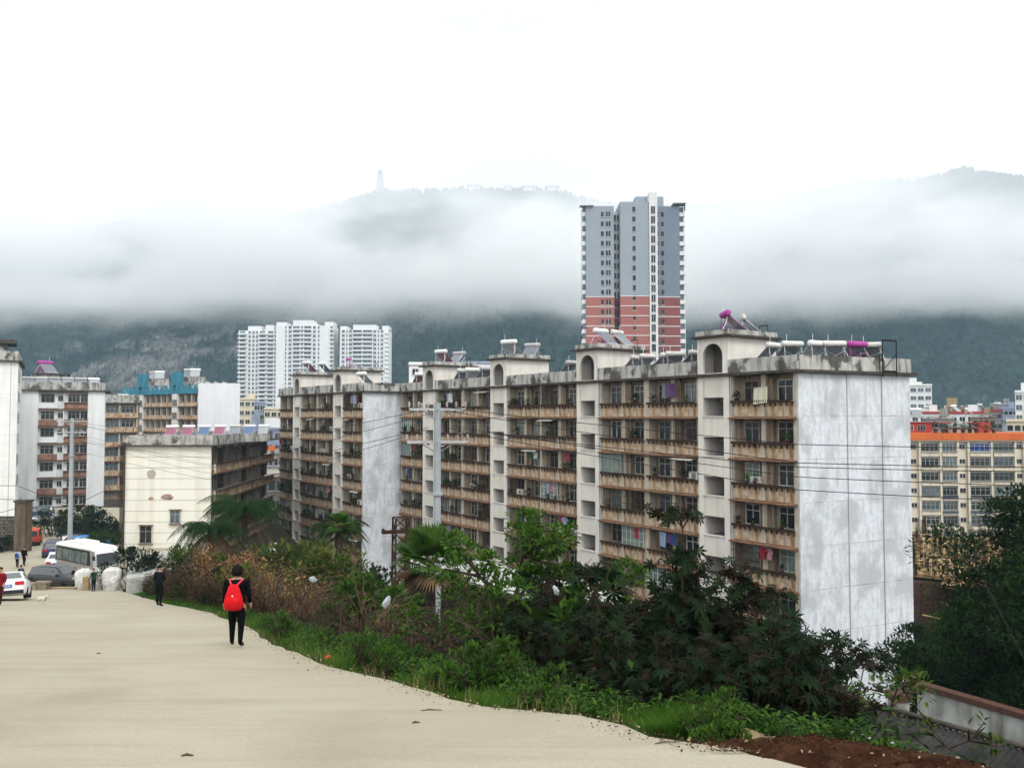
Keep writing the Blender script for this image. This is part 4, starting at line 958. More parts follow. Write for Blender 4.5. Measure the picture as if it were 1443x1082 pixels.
def person(label, pos, rz, top, pants, h=1.7, stride=.0, swing=0., bulk=1.0, hair='short', arms=None, coat=.86, group=None, lift=0):
    """Stands at pos facing its local +y. stride: left leg forward by that many metres."""
    o = thing('person', label, 'person', pos, rz, group); s = h/1.7; o.scale = (s, s, s)
    V = []; E = []; Rr = []
    def v(p_, r_, par=None):
        V.append(p_); Rr.append(r_)
        if par is not None: E.append((par, len(V)-1))
        return len(V)-1
    b = bulk
    pel = v((0, 0, .94), (.155*b, .12*b)); sp = v((0, .0, 1.12), (.15*b, .115*b), pel); ch = v((0, .0, 1.30), (.175*b, .125*b), sp); sh = v((0, -.01, 1.42), (.12*b, .085*b), ch)
    nk = v((0, .005, 1.49), .055, sh); h1 = v((0, .02, 1.55), (.068, .075), nk); h2 = v((0, .02, 1.63), (.083, .095), h1); h3 = v((0, .01, 1.685), (.06, .07), h2)
    nose = v((0, .125, 1.60), .014, h2); 
    for sd in (-1, 1):
        st = stride*(-sd)
        hp = v((sd*.095, 0, .88), .105*b, pel); kn = v((sd*.105, st*.55+.02, .49), .07*b**.5, hp); an = v((sd*.105, st-.03, .10), .05, kn)
        ft = v((sd*.115, st+.05, .045), (.045, .04), an); to = v((sd*.13, st+.15, .03), (.04, .028), ft)
        sw = swing*sd
        A = (arms or {}).get(sd, [(.215, -.01+sw*.4, 1.16), (.235, .05+sw, .93)])
        s1 = v((sd*.185*b**.5, -.01, 1.40), .07*b, sh); el = v((sd*A[0][0]*b**.6, A[0][1], A[0][2]), .052*b, s1); wr = v((sd*A[1][0]*b**.6, A[1][1], A[1][2]), .036*b**.5, el)
        d = (Vector(V[wr])-Vector(V[el])).normalized(); pc = Vector(V[wr])+d*.06; pa = v(tuple(pc), (.03, .022), wr)
        for k, (off, ln) in enumerate(((.027, .075), (.009, .088), (-.009, .082), (-.026, .064))):
            p1 = pc+Vector((0, off, 0))+d*.05; p2 = p1+d*ln*.55+Vector((-sd*.012, .006, 0)); f1 = v(tuple(p1), .0095, pa); v(tuple(p2), .008, f1)
        t1 = v(tuple(pc+Vector((-sd*.01, .042, 0))), .011, pa); v(tuple(pc+Vector((-sd*.012, .055, 0))+d*.035), .009, t1)
    def mf(c):
        if c.z > 1.475: return 2
        if c.z < .085: return 3
        if abs(c.x) > .17 and c.z < 1.42:
            for sd in (-1, 1):
                A = (arms or {}).get(sd, [(.215, 0, 1.16), (.235, .05+swing*sd, .93)])
                w = Vector((sd*A[1][0]*b**.6, A[1][1], A[1][2]))
                if (c-w).length < .2 and (c-Vector((sd*A[0][0]*b**.6, A[0][1], A[0][2]))).length > (w-Vector((sd*A[0][0]*b**.6, A[0][1], A[0][2]))).length*.97: return 2
            return 0
        return 0 if c.z > coat else 1
    me = skinmesh('body', V, E, Rr, [top, pants, SKIN, SHOE], mf); link('body', me, o)
    hm = MB(); n = 14; cz = 1.645
    for i in range(7):
        pass
    vs = []; rows = 8
    for i in range(rows+1):
        th = lerp(0, 1.75 if hair == 'short' else 2.35, i/rows)
        for j in range(n):
            ph = 6.283*j/n; fr = math.sin(ph)
            t = th if fr < .25 else min(th, 1.0)
            k_ = 1.0 if hair == 'short' else 1.34+.1*math.sin(j*5+i*3)
            vs.append((.096*k_*math.sin(t)*math.cos(ph), .0+.112*k_*math.sin(t)*math.sin(ph)+.005, cz+.108*k_*math.cos(t)))
    hm.add(vs, [(i*n+j, i*n+(j+1) % n, (i+1)*n+(j+1) % n, (i+1)*n+j) for i in range(rows) for j in range(n)], 0, True); hm.build('hair', HAIR, o)
    ey = MB()
    for sd in (-1, 1): ey.box(sd*.033-.014, sd*.033+.014, .098, .112, 1.622, 1.634); ey.box(sd*.034-.02, sd*.034+.02, .1, .114, 1.646, 1.653)
    ey.box(-.024, .024, .096, .108, 1.557, 1.566); ey.build('facial_features', mat('dark_features', (.05, .025, .02)), o)
    er = MB()
    for sd in (-1, 1): er.lathe([(.004, -.012), (.02, -.008), (.024, .006), (.004, .012)], 8, 0, Matrix.Translation((sd*.092, .01, 1.615)) @ Matrix.Rotation(rad(90), 4, 'Y') @ Matrix.Scale(1.5, 4, (1, 0, 0)))
    er.build('ear', SKIN, o)
    return o
def feet(px, Y):
    p = at(px, 588, Y); return (p.x, Y, zr(Y)+.03 if p.x < edge(Y)+.5 else ground(p.x, Y))
BLK = clothm('black', (.006, .006, .007)); BLK2 = clothm('charcoal', (.010, .010, .012)); MAROON = clothm('maroon', (.20, .012, .02)); DKG = clothm('dark_green', (.012, .045, .025)); NAVY = clothm('navy_grey', (.05, .07, .10)); WCL = clothm('white', (.5, .55, .62)); BRWN = clothm('dark_brown', (.035, .015, .012))
w = person('woman in black coat and trousers walking away down the road with a red backpack', feet(337, 17.9), rad(3), BLK, BLK, 1.6, .06, .04, 1.28, 'bob', coat=.80)
person('man in black jacket and trousers walking away along the road edge, hands in front', feet(228.5, 37.7), rad(-12), BLK2, BLK, 1.74, .05, 0, 1.05, arms={-1: [(.23, .02, 1.16), (.17, .17, 1.08)], 1: [(.23, .02, 1.16), (.17, .17, 1.08)]})
person('person in maroon jacket walking towards the viewer at the left edge of the road', feet(6.2, 39.2), rad(176), MAROON, BRWN, 1.66, .16, .02, 1.08, arms={-1: [(.22, -.03, 1.16), (.22, .07, 1.0)], 1: [(.22, -.03, 1.16), (.22, .07, 1.0)]})
person('person in dark green top facing the viewer in front of the white sacks', feet(136.5, 64.2), rad(170), DKG, BLK, 1.64, .03, 0, 1.1, arms={-1: [(.29, .02, 1.18), (.40, .08, 1.02)], 1: [(.23, .0, 1.16), (.25, .06, .96)]})
person('person in grey blue jacket, nearest of the group of three walking down the lot', feet(34.5, 70.5), rad(8), NAVY, BLK2, 1.6, .12, 0, 1.1)
person('person in white sleeves with blue vest, left one of the group of three', feet(29, 81), rad(5), WCL, BLK2, 1.62, .1, 0, 1.05)
person('person in black clothes, right one of the group of three', feet(38.5, 82), rad(-6), BLK, BLK2, 1.75, .1, 0, 1.2)
person('person in dark clothes stooping between the dark car and the white sacks', feet(109, 69.6), rad(150), BLK2, BLK2, 1.5, .0, 0, 1.15)
# blue vest bag on the back of the left person of three
m = MB(); m.lathe([(.02, 0), (.17, .04), (.19, .25), (.14, .42), (.03, .45)], 12, 0, Matrix.Scale(.5, 4, (0, 1, 0))); fp = feet(29.2, 81)
o = m.build('blue_bag', clothm('blue', (.03, .08, .35)), None); o.location = (fp[0]+.02, fp[1]-.2, fp[2]+.93); tag(o, 'blue bag on the back of the white sleeved person', 'bag')
# red backpack
bk = thing('backpack', 'bright red backpack worn by the woman in black', 'backpack', tuple(w.location), rad(3)); bk.scale = (w.scale[0]*.9, w.scale[1], w.scale[2])
RED = mat('red_nylon', (.62, .012, .018), (.5, .008, .012), 5, rough=.55, bump=.2)
m = MB(); prof = [(.84, .10), (.86, .19), (.94, .235), (1.08, .22), (1.24, .165), (1.36, .12), (1.405, .07)]; n = 16; vs = []
for z, w_ in prof:
    for j in range(n):
        q = 6.283*j/n; cx, sy = math.cos(q), math.sin(q)
        sx = math.copysign(abs(cx)**.6, cx); s2 = math.copysign(abs(sy)**.7, sy)
        vs.append((w_*sx, -.27-.5*w_*.9*s2*(.7 if s2 < 0 else 1)+.0, z))
m.add(vs, [(i*n+j, i*n+(j+1) % n, (i+1)*n+(j+1) % n, (i+1)*n+j) for i in range(len(prof)-1) for j in range(n)], 0, True); m.add(vs[:n], [tuple(range(n-1, -1, -1))]); m.add(vs[-n:], [tuple(range(n))])
m.build('bag_body', RED, bk)
m = MB(); m.lathe([(.02, 0), (.15, .02), (.165, .2), (.13, .25), (.02, .26)], 12, 0, Matrix.Translation((0, -.36, .88)) @ Matrix.Scale(.35, 4, (0, 1, 0))); m.build('front_pocket', RED, bk)
for sd in (-1, 1):
    m = MB(); m.tube([(sd*.05, -.24, 1.36), (sd*.13, -.14, 1.445), (sd*.165, -.04, 1.47), (sd*.155, .09, 1.43), (sd*.16, .16, 1.25), (sd*.19, .08, 1.02), (sd*.19, -.16, .92)], .022, 6); m.build('strap', mat('red_strap', (.55, .06, .07)), bk)
m = MB()
for z in (1.17, 1.03): m.box(-.016, .016, -.395 if z < 1.1 else -.372, -.36, z-.014, z+.014)
m.build('reflector', mat('pale_tab', (.7, .68, .68)), bk)

# small white dog trotting to the right
FUR = mat('white_dog_fur', (.66, .62, .54), (.5, .46, .38), 9, bump=.8, bscale=40)
V = [(0, 0, .27), (.1, 0, .275), (.2, 0, .30), (.27, 0, .35), (.32, 0, .38), (.40, 0, .355), (-.1, 0, .28), (-.17, 0, .30), (-.22, 0, .38), (-.19, 0, .45), (-.13, 0, .46)]
E = [(0, 1), (1, 2), (2, 3), (3, 4), (4, 5), (0, 6), (6, 7), (7, 8), (8, 9), (9, 10)]; Rr = [.088, .092, .085, .06, .068, .028, .082, .07, .025, .035, .03]
for x, root_, fx, y in ((.18, 2, .10, .05), (.18, 2, -.01, -.05), (-.13, 6, -.08, .05), (-.13, 6, .06, -.05)):
    i = len(V)
    if x > 0: V += [(x, y, .2), (x+fx*.4-.01, y, .11), (x+fx, y, .02)]; Rr += [.045, .026, .024]
    else: V += [(x+.02, y, .2), (x-.05+fx*.5, y, .10), (x+fx, y, .02)]; Rr += [.05, .026, .024]
    E += [(root_, i), (i, i+1), (i+1, i+2)]
for y in (.045, -.045): V.append((.29, y, .43)); Rr.append(.018); E.append((4, len(V)-1))
pd = feet(63, 39.6)
dog = thing('dog', 'small fluffy white dog trotting across the road', 'dog', pd, rad(-12))
link('body', skinmesh('dog_body', V, E, Rr, [FUR], lambda c: 0), dog)
m = MB(); m.lathe([(.004, -.014), (.016, 0), (.004, .014)], 8, 0, Matrix.Translation((.425, 0, .36)))
for y in (.035, -.035): m.lathe([(.003, -.01), (.011, 0), (.003, .01)], 6, 0, Matrix.Translation((.365, y, .405)))
m.build('nose_and_eyes', BUMP, dog)

# ---------------------------------------------------------------- poles and wires
POLEM = mat('grey_concrete_pole', (.34, .37, .39), (.28, .31, .33), 2, streak=(.2, .21, .21), samt=.4)
INS = mat('porcelain_insulator', (.55, .52, .48), (.3, .25, .22), 6, rough=.3)
def pole(label, base, h, r0, r1, arms, rz, name='utility_pole'):
    o = thing(name, label, 'utility pole', base, rz)
    m = MB(); m.tube([(0, 0, -1), (0, 0, h)], [r0, r1], 14); m.tube([(0, 0, h*.72), (0, 0, h*.72+.12)], r0*1.25, 14); m.build('shaft', POLEM, o)
    for za, wa in arms:
        a = MB(); a.box(-wa, wa, -.06, .06, za-.06, za+.06); a.bar((-wa*.6, 0, za), (0, 0, za-.5), .04); a.bar((wa*.6, 0, za), (0, 0, za-.5), .04); a.bar((0, -.5, za+.02), (0, .5, za+.02), .06); ao = a.build('cross_arm', METAL, o)
        for q in range(-3, 4):
            if q == 0: continue
            x = wa*q/3.0; i = MB()
            i.lathe([(.02, 0), (.02, .08), (.07, .1), (.03, .15), (.07, .18), (.03, .23), (.06, .25), (.01, .30)], 8, 0, Matrix.Translation((x, 0, za+.05)))
            i.lathe([(.02, -.2), (.06, -.14), (.03, -.1), (.06, -.05), (.03, 0), (.06, .05), (.02, .12)], 8, 0, Matrix.Translation((x*.92, -.25, za-.05)) @ Matrix.Rotation(rad(75), 4, 'X'))
            i.build('insulator', INS, ao)
    return o
pb = at(616.5, 588, 38.0); PZ = -14.0
pole('tall pale grey utility pole with two insulator cross arms before the brown block', (pb.x, 38, PZ), .65-PZ, .20, .15, [(.35-PZ, 1.25), (-1.1-PZ, 1.35)], rad(8))
lb = at(102, 588, 91.0); LZ = ground(lb.x, 91)
pole('grey utility pole standing behind the coach on the left', (lb.x, 91, LZ), -.1-LZ, .26, .2, [(-.4-LZ, 1.6), (-1.6-LZ, 1.5)], rad(5))
def wire(label, pts, r=.012, sag=.0, n=14, group='overhead wires'):
    q = []; 
    for a, b in zip(pts, pts[1:]):
        a, b = Vector(a), Vector(b)
        for i in range(n): t = i/n; p_ = a.lerp(b, t); p_.z -= sag*4*t*(1-t)*(b-a).length; q.append(p_)
    q.append(Vector(pts[-1])); m = MB(); m.tube(q, r, 5); o = m.build('overhead_wire', BUMP, None); tag(o, label, 'wire', group); return o
# from the tall pole to the right, crossing the big end wall
for i, (y0, y1, y2, lb_) in enumerate([(573, 626, 632, 'uppermost'), (578, 652, 659, 'second'), (603, 658, 665, 'third'), (600, 672, 688, 'fourth'), (607, 690, 712, 'lowest')]):
    wire(f'{lb_} black wire of five across the big pale end wall', [at(620+6*i, y0, 38), at(1125, y1, 33), at(1600, y2, 29)], .016, .004)
for i, (y0, y1, lb_) in enumerate([(574, 668, 'uppermost'), (582, 690, 'second'), (602, 703, 'third'), (606, 722, 'lowest')]):
    wire(f'{lb_} of four thin wires from the tall pole leftwards past the far block', [at(612-4*i, y0, 38), at(330, y1-40, 66), at(104, y1-70 if i < 2 else y1-88, 91)], .013, .004)
for i, (ya, yb) in enumerate([(593, 622), (596, 640), (610, 655), (618, 668)]):
    wire(f'{ORD[i]} thin wire from the top sagging from the left pole towards the yellow building', [at(104, ya, 91), at(300, yb, 97)], .014, .012)
for i, (pts, lb_) in enumerate([([(0, 684), (24, 684), (102, 712), (150, 690)], 'cable looping from the left wall corner to the left pole'), ([(0, 703), (40, 704), (100, 702)], 'thick cable bundle over the stone wall gate pillar'), ([(0, 722), (24, 716), (30, 700)], 'drooping short cable on the left blank wall')]):
    wire(f'black {lb_}', [at(a, b, 92) for a, b in pts], .03, .01)
wire('pale diagonal stay wire in front of the large dark tree', [at(1385, 815, 31), at(1475, 990, 26)], .012, 0, group=None)
# rusty lattice post
lz = at(566, 588, 34); o = thing('lattice_post', 'rusty iron lattice post with a short cross bar beside the narrow end wall', 'lattice post', (lz.x, 34, -12), rad(20))
RUST = mat('rusty_iron', (.055, .028, .02), (.035, .02, .016), 5, rough=.8); m = MB(); w_ = .32; Ht = 12+at(566, 729, 34).z
for x in (-w_, w_):
    for y in (-w_, w_): m.bar((x, y, 0), (x*.85, y*.85, Ht), .075)
z = Ht; fl = 1
while z > 4:
    for a, b in (((-1, -1), (1, -1)), ((1, -1), (1, 1)), ((1, 1), (-1, 1)), ((-1, 1), (-1, -1))):
        p0, p1 = Vector((a[0]*w_*.9, a[1]*w_*.9, z)), Vector((b[0]*w_*.9, b[1]*w_*.9, z-.55)); m.bar(p0, (p1.x, p1.y, z), .04); m.bar(p0 if fl > 0 else (p1.x, p1.y, z), p1 if fl > 0 else (p0.x, p0.y, z-.55), .04)
    z -= .55; fl = -fl
m.build('lattice_shaft', RUST, o); m = MB(); m.box(-.75, .85, -.08, .08, Ht-.62, Ht-.48)
for x in (-.72, .82): m.lathe([(.03, 0), (.09, .05), (.05, .12), (.09, .17), (.02, .22)], 8, 0, Matrix.Translation((x, 0, Ht-.62)))
m.build('cross_bar', RUST, o)

# ---------------------------------------------------------------- walls, shed, sacks and small things
STONE = mat('rubble_stone', (.16, .15, .13), (.09, .085, .075), 3, bump=.8, bscale=3)
def stone_wall(label, a, b, z0, z1, t, seed):
    a, b = Vector(a), Vector(b); L_ = (b-a).length; r = random.Random(seed); ang = math.atan2(b.y-a.y, b.x-a.x)
    o = thing('stone_wall', label, 'wall', (a.x, a.y, z0), ang)
    box_part(o, 'mortar_core', [mat('dark_mortar', (.06, .055, .05))], (0, L_, .06, t, -.5, z1-z0))
    m = MB(); z = 0
    while z < z1-z0-.2:
        h = r.uniform(.22, .42); x = 0
        while x < L_-.1:
            w = r.uniform(.25, .7); d = r.uniform(0, .07); h_ = h*r.uniform(.75, .98)
            x2 = min(L_, x+w-.04); c = .05
            m.add([(x, .08, z), (x2, .08, z), (x2, .08, z+h_), (x, .08, z+h_), (x+c, -d, z+c), (x2-c, -d, z+c*r.uniform(.5, 2)), (x2-c*r.uniform(.5, 2), -d, z+h_-c), (x+c, -d, z+h_-c)], [(4, 5, 6, 7), (0, 1, 5, 4), (1, 2, 6, 5), (2, 3, 7, 6), (3, 0, 4, 7)]); x += w
        z += h
    m.build('stone_facing', STONE, o); return o
s0, s1 = at(-60, 588, 95), at(30, 588, 95)
stone_wall('rubble stone retaining wall under the blank white wall at the far left', (s0.x, 95, 0), (s1.x, 95, 0), -15.2, -11.0, .6, 1)
s0, s1 = at(78, 588, 112), at(150, 588, 104)
stone_wall('low rubble stone bank wall right of the ramp, behind the left pole', (s0.x, 112, 0), (s1.x, 104, 0), -15.2, -12.9, .6, 2)
gp = at(34, 588, 94); o = thing('gate_pillar', 'stained brown concrete gate pillar at the end of the stone wall', 'pillar', (gp.x-.6, 93.6, -15)); 
box_part(o, 'shaft', [mat('brown_concrete', (.16, .12, .085), (.10, .075, .055), 1, streak=(.05, .035, .025), samt=.7)], (0, 1.2, 0, 1.4, 0, 5.7)); box_part(o, 'cap', [CONCD], (-.1, 1.3, -.1, 1.5, 5.7, 5.9))
# white bulk sacks
SACK = mat('white_woven_sack', (.62, .62, .60), (.45, .45, .42), 3, bump=.6, bscale=6, rough=.6)
def sack(label, px, Y, w, h, seed):
    p = at(px, 588, Y); o = thing('bulk_sack', label, 'sack', (p.x, Y, zr(Y)-.02), R.uniform(-.2, .2), 'white bulk sacks by the coach')
    m = MB(); n = 20; vs = []; rows = 12
    for i in range(rows+1):
        t = i/rows; z = h*t; rr = w/2*(.86+.2*math.sin(math.pi*min(1, t*.95))) if i < rows else w*.3
        for j in range(n):
            q = 6.283*j/n; c, s_ = math.cos(q), math.sin(q); k_ = (abs(c)**4+abs(s_)**4)**-.25
            d = 1+.12*noise.noise(Vector((c*2.2+seed, s_*2.2, z*2.2)))+.07*noise.noise(Vector((c*6, s_*6+seed, z*5)))
            vs.append((rr*min(k_, 1.28)*c*d, rr*min(k_, 1.28)*s_*d, z+.08*noise.noise(Vector((c*2, s_*2, seed)))*t))
    m.add(vs, [(i*n+j, i*n+(j+1) % n, (i+1)*n+(j+1) % n, (i+1)*n+j) for i in range(rows) for j in range(n)], 0, False); m.add(vs[-n:], [tuple(range(n))]); m.build('bag', SACK, o)
    for q in (.7, 2.4, 3.9, 5.5):
        l = MB(); x, y = w*.45*math.cos(q), w*.45*math.sin(q); l.tube([(x, y, h*.9), (x*.9, y*.9, h+.12), (x*.75, y*.75, h+.05), (x*.7, y*.7, h*.95)], .03, 4); l.build('loop', SACK, o)
sack('slumped white sack behind the person in the dark green top, leftmost of the three', 122, 66.5, 1.0, 1.55, 1)
sack('middle white sack, right behind the person in the green top', 143, 66.8, 1.0, 1.5, 2)
sack('big bright white sack at the brush edge, rightmost of the three', 162, 65.5, 1.15, 1.7, 3)
p = at(127, 588, 66.0); o = thing('cardboard_box', 'brown cardboard sheet box leaning on the leftmost white sack', 'box', (p.x, 65.4, zr(65.4)), .2); box_part(o, 'box_body', [mat('cardboard', (.36, .24, .13), (.28, .18, .1), 3)], (0, .42, -.15, .15, .0, .95)); box_part(o, 'flap', [MATS['cardboard']], (.02, .4, -.2, -.16, .7, 1.05))
p = feet(59, 66.2); m = MB(); m.box(-.75, .75, -.3, .3, 0, .5); m.box(-.1, .95, -.35, .2, .5, .62); m.box(-.8, .0, -.38, .25, .02, .42, 0, Matrix.Rotation(.2, 4, 'Z')); o = m.build('rubble_block', mat('broken_masonry', (.26, .22, .16), (.18, .14, .1), 4, bump=.6), None); o.location = p; tag(o, 'low broken masonry block lying before the dark grey car', 'rubble')
a, b = feet(72, 66.5), feet(113, 66.0); m = MB(); m.bar((a[0], a[1], a[2]+.08), (b[0], b[1], b[2]+.12), .14); o = m.build('timber_plank', mat('weathered_timber', (.34, .26, .15), (.25, .18, .1), 6)); tag(o, 'long timber plank lying in front of the dark grey car', 'plank')
p = gz(497, 858); m = MB(); m.box(-1.1, 1.1, -.12, .12, -.03, .03); o = m.build('grey_plank', mat('grey_board', (.34, .31, .27), (.24, .21, .18), 5)); o.location = (p.x+.2, p.y-.3, p.z+.75); o.rotation_euler = (0, .3, -.5); tag(o, 'grey plank slanting out of the dry brush', 'plank')
def plastic(label, px, py, Y, s, seed, m_):
    p = at(px, py, Y); mb_ = MB(); n = 12; vs = []
    for i in range(8):
        t = i/7
        for j in range(n):
            q = 6.283*j/n; d = 1+.45*noise.noise(Vector((math.cos(q)*2+seed, math.sin(q)*2, t*3))); rr = s*(.15+.5*math.sin(math.pi*min(1, .15+t*.8)))*d
            vs.append((rr*math.cos(q), .5*rr*math.sin(q), s*2.0*(t-.5)+.1*s*noise.noise(Vector((q, seed, t)))))
    mb_.add(vs, [(i*n+j, i*n+(j+1) % n, (i+1)*n+(j+1) % n, (i+1)*n+j) for i in range(7) for j in range(n)]); mb_.add(vs[:n], [tuple(range(n-1, -1, -1))]); mb_.add(vs[-n:], [tuple(range(n))])
    o = mb_.build('plastic_bag', m_); o.location = p; o.rotation_euler = (0, .5+seed*.3, seed); tag(o, label, 'litter', 'litter in the brush')
PB = mat('white_plastic', (.42, .45, .47), (.3, .33, .35), 9, rough=.4, bump=.6)
plastic('white plastic bag caught in the dead brush left of the fan palm', 545, 848, 18.5, .14, 1, PB); plastic('grey white plastic sheet on the shrubs below the young green tree', 783, 831, 14.6, .10, 2, PB); plastic('pale rag hanging in the brush right of the backpack', 441, 816, 21, .10, 3, PB)
plastic('small red wrapper lying on the grass edge of the road', 462, 926, 15.4, .06, 4, CRED)
# debris crumbs on the road
DEB = mat('dark_debris', (.10, .07, .045)); rr = random.Random(5)
for lb_, px, py, L_ in (('thin brown twig lying on the pale road below the grass', 608, 1002, .12), ('small stone lying on the road at its lower left', 264, 1066, .05), ('little dark twig on the road near the dirt pile', 940, 1047, .12), ('dark pebble on the road left of the thin twig', 586, 1019, .04), ('tiny dark leaf on the road below the dog', 139, 921, .04)):
    p = gz(px, py); m = MB(); m.tube([(-L_, 0, .008), (-L_*.2, .02, .012), (L_, -.01, .008)], [.005, .008, .004] if L_ > .1 else [.006, .012, .006], 5); o = m.build('road_debris', DEB, None); o.location = (p.x, p.y, zr(p.y)+.0); o.rotation_euler = (0, 0, rr.uniform(-.4, .4)); tag(o, lb_, 'debris')

# corrugated shed roof, compound wall, low shed -------------------------------
CORR = mat('old_fibre_cement', (.045, .043, .042), (.02, .0195, .019), 2.2, streak=(.03, .028, .026), samt=.7, sxs=.6, szs=2, bump=.3)
a, b = at(1205, 988, 22.6), at(1500, 1072, 18.6); rd = Vector((b.x-a.x, b.y-a.y, 0)).normalized(); sn = Vector((rd.y, -rd.x, 0)); sn = sn if sn.y < 0 else -sn
o = thing('corrugated_shed', 'low shed with a dark weathered corrugated roof beyond the dirt pile', 'shed', (a.x, a.y, a.z))
Lr = (b-a).length+9; dz = (b.z-a.z)/(b-a).length; m = MB(); N_ = 14*int(Lr/.146/2); cols = []
x = -3.0; pts = []; st = .146/6
while x < Lr: pts.append((x, .026*math.cos(6.283*x/.146))); x += st
vs = []
for d_, dn in ((0, 0), (2.6, -.85), (2.6, -.86), (5.2, -1.7)):
    for x, z in pts: p_ = rd*x+sn*d_; vs.append((p_.x, p_.y, dz*x+z+dn))
n = len(pts); m.add(vs, [(k_*n+i, k_*n+i+1, (k_+1)*n+i+1, (k_+1)*n+i) for k_ in (0, 2) for i in range(n-1)], 0, True); m.build('corrugated_roof', CORR, o)
m = MB(); m.tube([rd*-3+Vector((0, 0, .07-3*dz)), rd*Lr+Vector((0, 0, .07+dz*Lr))], .07, 8); m.build('ridge_cap', CONCD, o)
m = MB(); p0, p1 = rd*-2.9, rd*Lr; q0, q1 = p0+sn*5, p1+sn*5
m.prism([(p0.x, p0.y), (p1.x, p1.y), (q1.x, q1.y), (q0.x, q0.y)][::-1], -6, -2.1); m.prism([(p0.x, p0.y), (p1.x, p1.y), (p1.x-.2*sn.x, p1.y-.2*sn.y), (p0.x-.2*sn.x, p0.y-.2*sn.y)], -6, -.35); m.build('wall', CONC, o)
a, b = at(1292, 962, 31), at(1560, 1040, 26.5); v_ = b-a; o = thing('compound_wall', 'stained pale compound wall with a brick coping below the large dark tree', 'wall', (a.x, a.y, a.z), math.atan2(v_.y, v_.x)); Lw_ = v_.length; sl = v_.z
m = MB(); m.add([(0, 0, -.15), (Lw_, 0, sl-.15), (Lw_, .25, sl-.15), (0, .25, -.15), (0, 0, -6), (Lw_, 0, -6), (Lw_, .25, -6), (0, .25, -6)], [(0, 1, 2, 3), (4, 5, 1, 0), (7, 3, 2, 6), (0, 3, 7, 4), (1, 5, 6, 2)]); m.build('wall_face', mat('stained_lime_wall', (.44, .45, .43), (.30, .31, .29), 1.2, streak=(.10, .10, .09), samt=.8, sxs=2, szs=.3, blotch=(.15, .15, .13), bamt=.6, bsc=1), o)
m = MB(); m.add([(-.1, -.08, -.15), (Lw_, -.08, sl-.15), (Lw_, .33, sl-.15), (-.1, .33, -.15), (-.1, -.08, .03), (Lw_, -.08, sl+.03), (Lw_, .33, sl+.03), (-.1, .33, .03)], [(3, 2, 1, 0), (4, 5, 6, 7), (0, 1, 5, 4), (3, 7, 6, 2), (0, 4, 7, 3)]); m.build('brick_coping', mat('mossy_brick', (.10, .05, .036), (.06, .036, .028), 8, bump=.5), o)
p = at(1266, 975, 29); o = thing('concrete_post', 'short concrete post at the end of the compound wall', 'post', (p.x, 29, -15)); box_part(o, 'shaft', [CONC], (-.25, .25, -.25, .25, 0, 15+at(1266, 985, 29).z)); box_part(o, 'cap', [mat('mossy_brick', (.1,)*3)], (-.32, .32, -.32, .32, 15+at(1266, 985, 29).z, 15+at(1266, 975, 29).z))
a, b = at(560, 790, 44), at(800, 858, 33); v_ = b-a; o = thing('low_shed', 'low shed with a pale flat slab roof in the hollow before the brown block', 'shed', (a.x, a.y, a.z), math.atan2(v_.y, v_.x)); Lw_ = Vector((v_.x, v_.y)).length; sl = v_.z
m = MB(); m.add([(0, 0, 0), (Lw_, 0, sl), (Lw_, 3.5, sl), (0, 3.5, 0), (0, 0, -.16), (Lw_, 0, sl-.16), (Lw_, 3.5, sl-.16), (0, 3.5, -.16)], [(0, 1, 2, 3), (7, 6, 5, 4), (4, 5, 1, 0), (0, 3, 7, 4), (1, 5, 6, 2)]); m.build('slab_roof', mat('pale_slab', (.42, .42, .40), (.3, .3, .28), 2), o)
m = MB(); m.add([(.2, .3, -.16), (Lw_-.2, .3, sl-.16), (Lw_-.2, 3.2, sl-.16), (.2, 3.2, -.16), (.2, .3, -9), (Lw_-.2, .3, -9), (Lw_-.2, 3.2, -9), (.2, 3.2, -9)], [(4, 5, 1, 0), (7, 3, 2, 6), (0, 3, 7, 4), (1, 5, 6, 2)]); m.build('brick_wall', mat('brown_brick_wall', (.045, .028, .02), (.03, .02, .015), 6, bump=.4), o)
# platform slab below the yellow building
o = thing('concrete_terrace', 'sloping grey concrete terrace below the yellow building, behind the dry brush', 'terrace', (0, 0, 0)); c = [at(178, 815, 62), at(252, 806, 60), at(262, 772, 88), at(182, 783, 88)]
m = MB(); m.add([tuple(p) for p in c]+[(p.x, p.y, -20) for p in c], [(0, 1, 2, 3), (0, 4, 5, 1), (1, 5, 6, 2), (2, 6, 7, 3), (3, 7, 4, 0)]); m.build('slab', mat('pale_slab', (.4,)*3), o)
# reinforcement building site
o = thing('building_site', 'half built formwork deck of yellow planks over dark scaffolding beside the big end wall', 'building site', (0, 0, 0)); WOOD = mat('formwork_timber', (.40, .27, .13), (.20, .12, .06), .6, bump=.3, blotch=(.08, .05, .03), bamt=.8, bsc=.8)
def dk(px, py): return at(px, py, 15.6*FPX/(py-588))
m = MB(); c = [dk(1274, 806), dk(1330, 812), dk(1470, 806), dk(1470, 757), dk(1268, 757)]; n = len(c)
m.add([tuple(p) for p in c]+[(p.x, p.y, p.z-.35) for p in c], [tuple(range(n))]+[(i, n+i, n+(i+1) % n, (i+1) % n) for i in range(n)]); m.build('formwork_deck', WOOD, o)
c2 = [dk(1345, 790), dk(1430, 800), dk(1430, 830), dk(1325, 815)]; m = MB(); m.add([(p.x, p.y, p.z-.5) for p in c2], [(0, 1, 2, 3)]); m.add([(p.x, p.y, p.z-.8) for p in c2], [(3, 2, 1, 0)]); m.build('lower_deck', WOOD, o)
r = random.Random(9); m = MB()
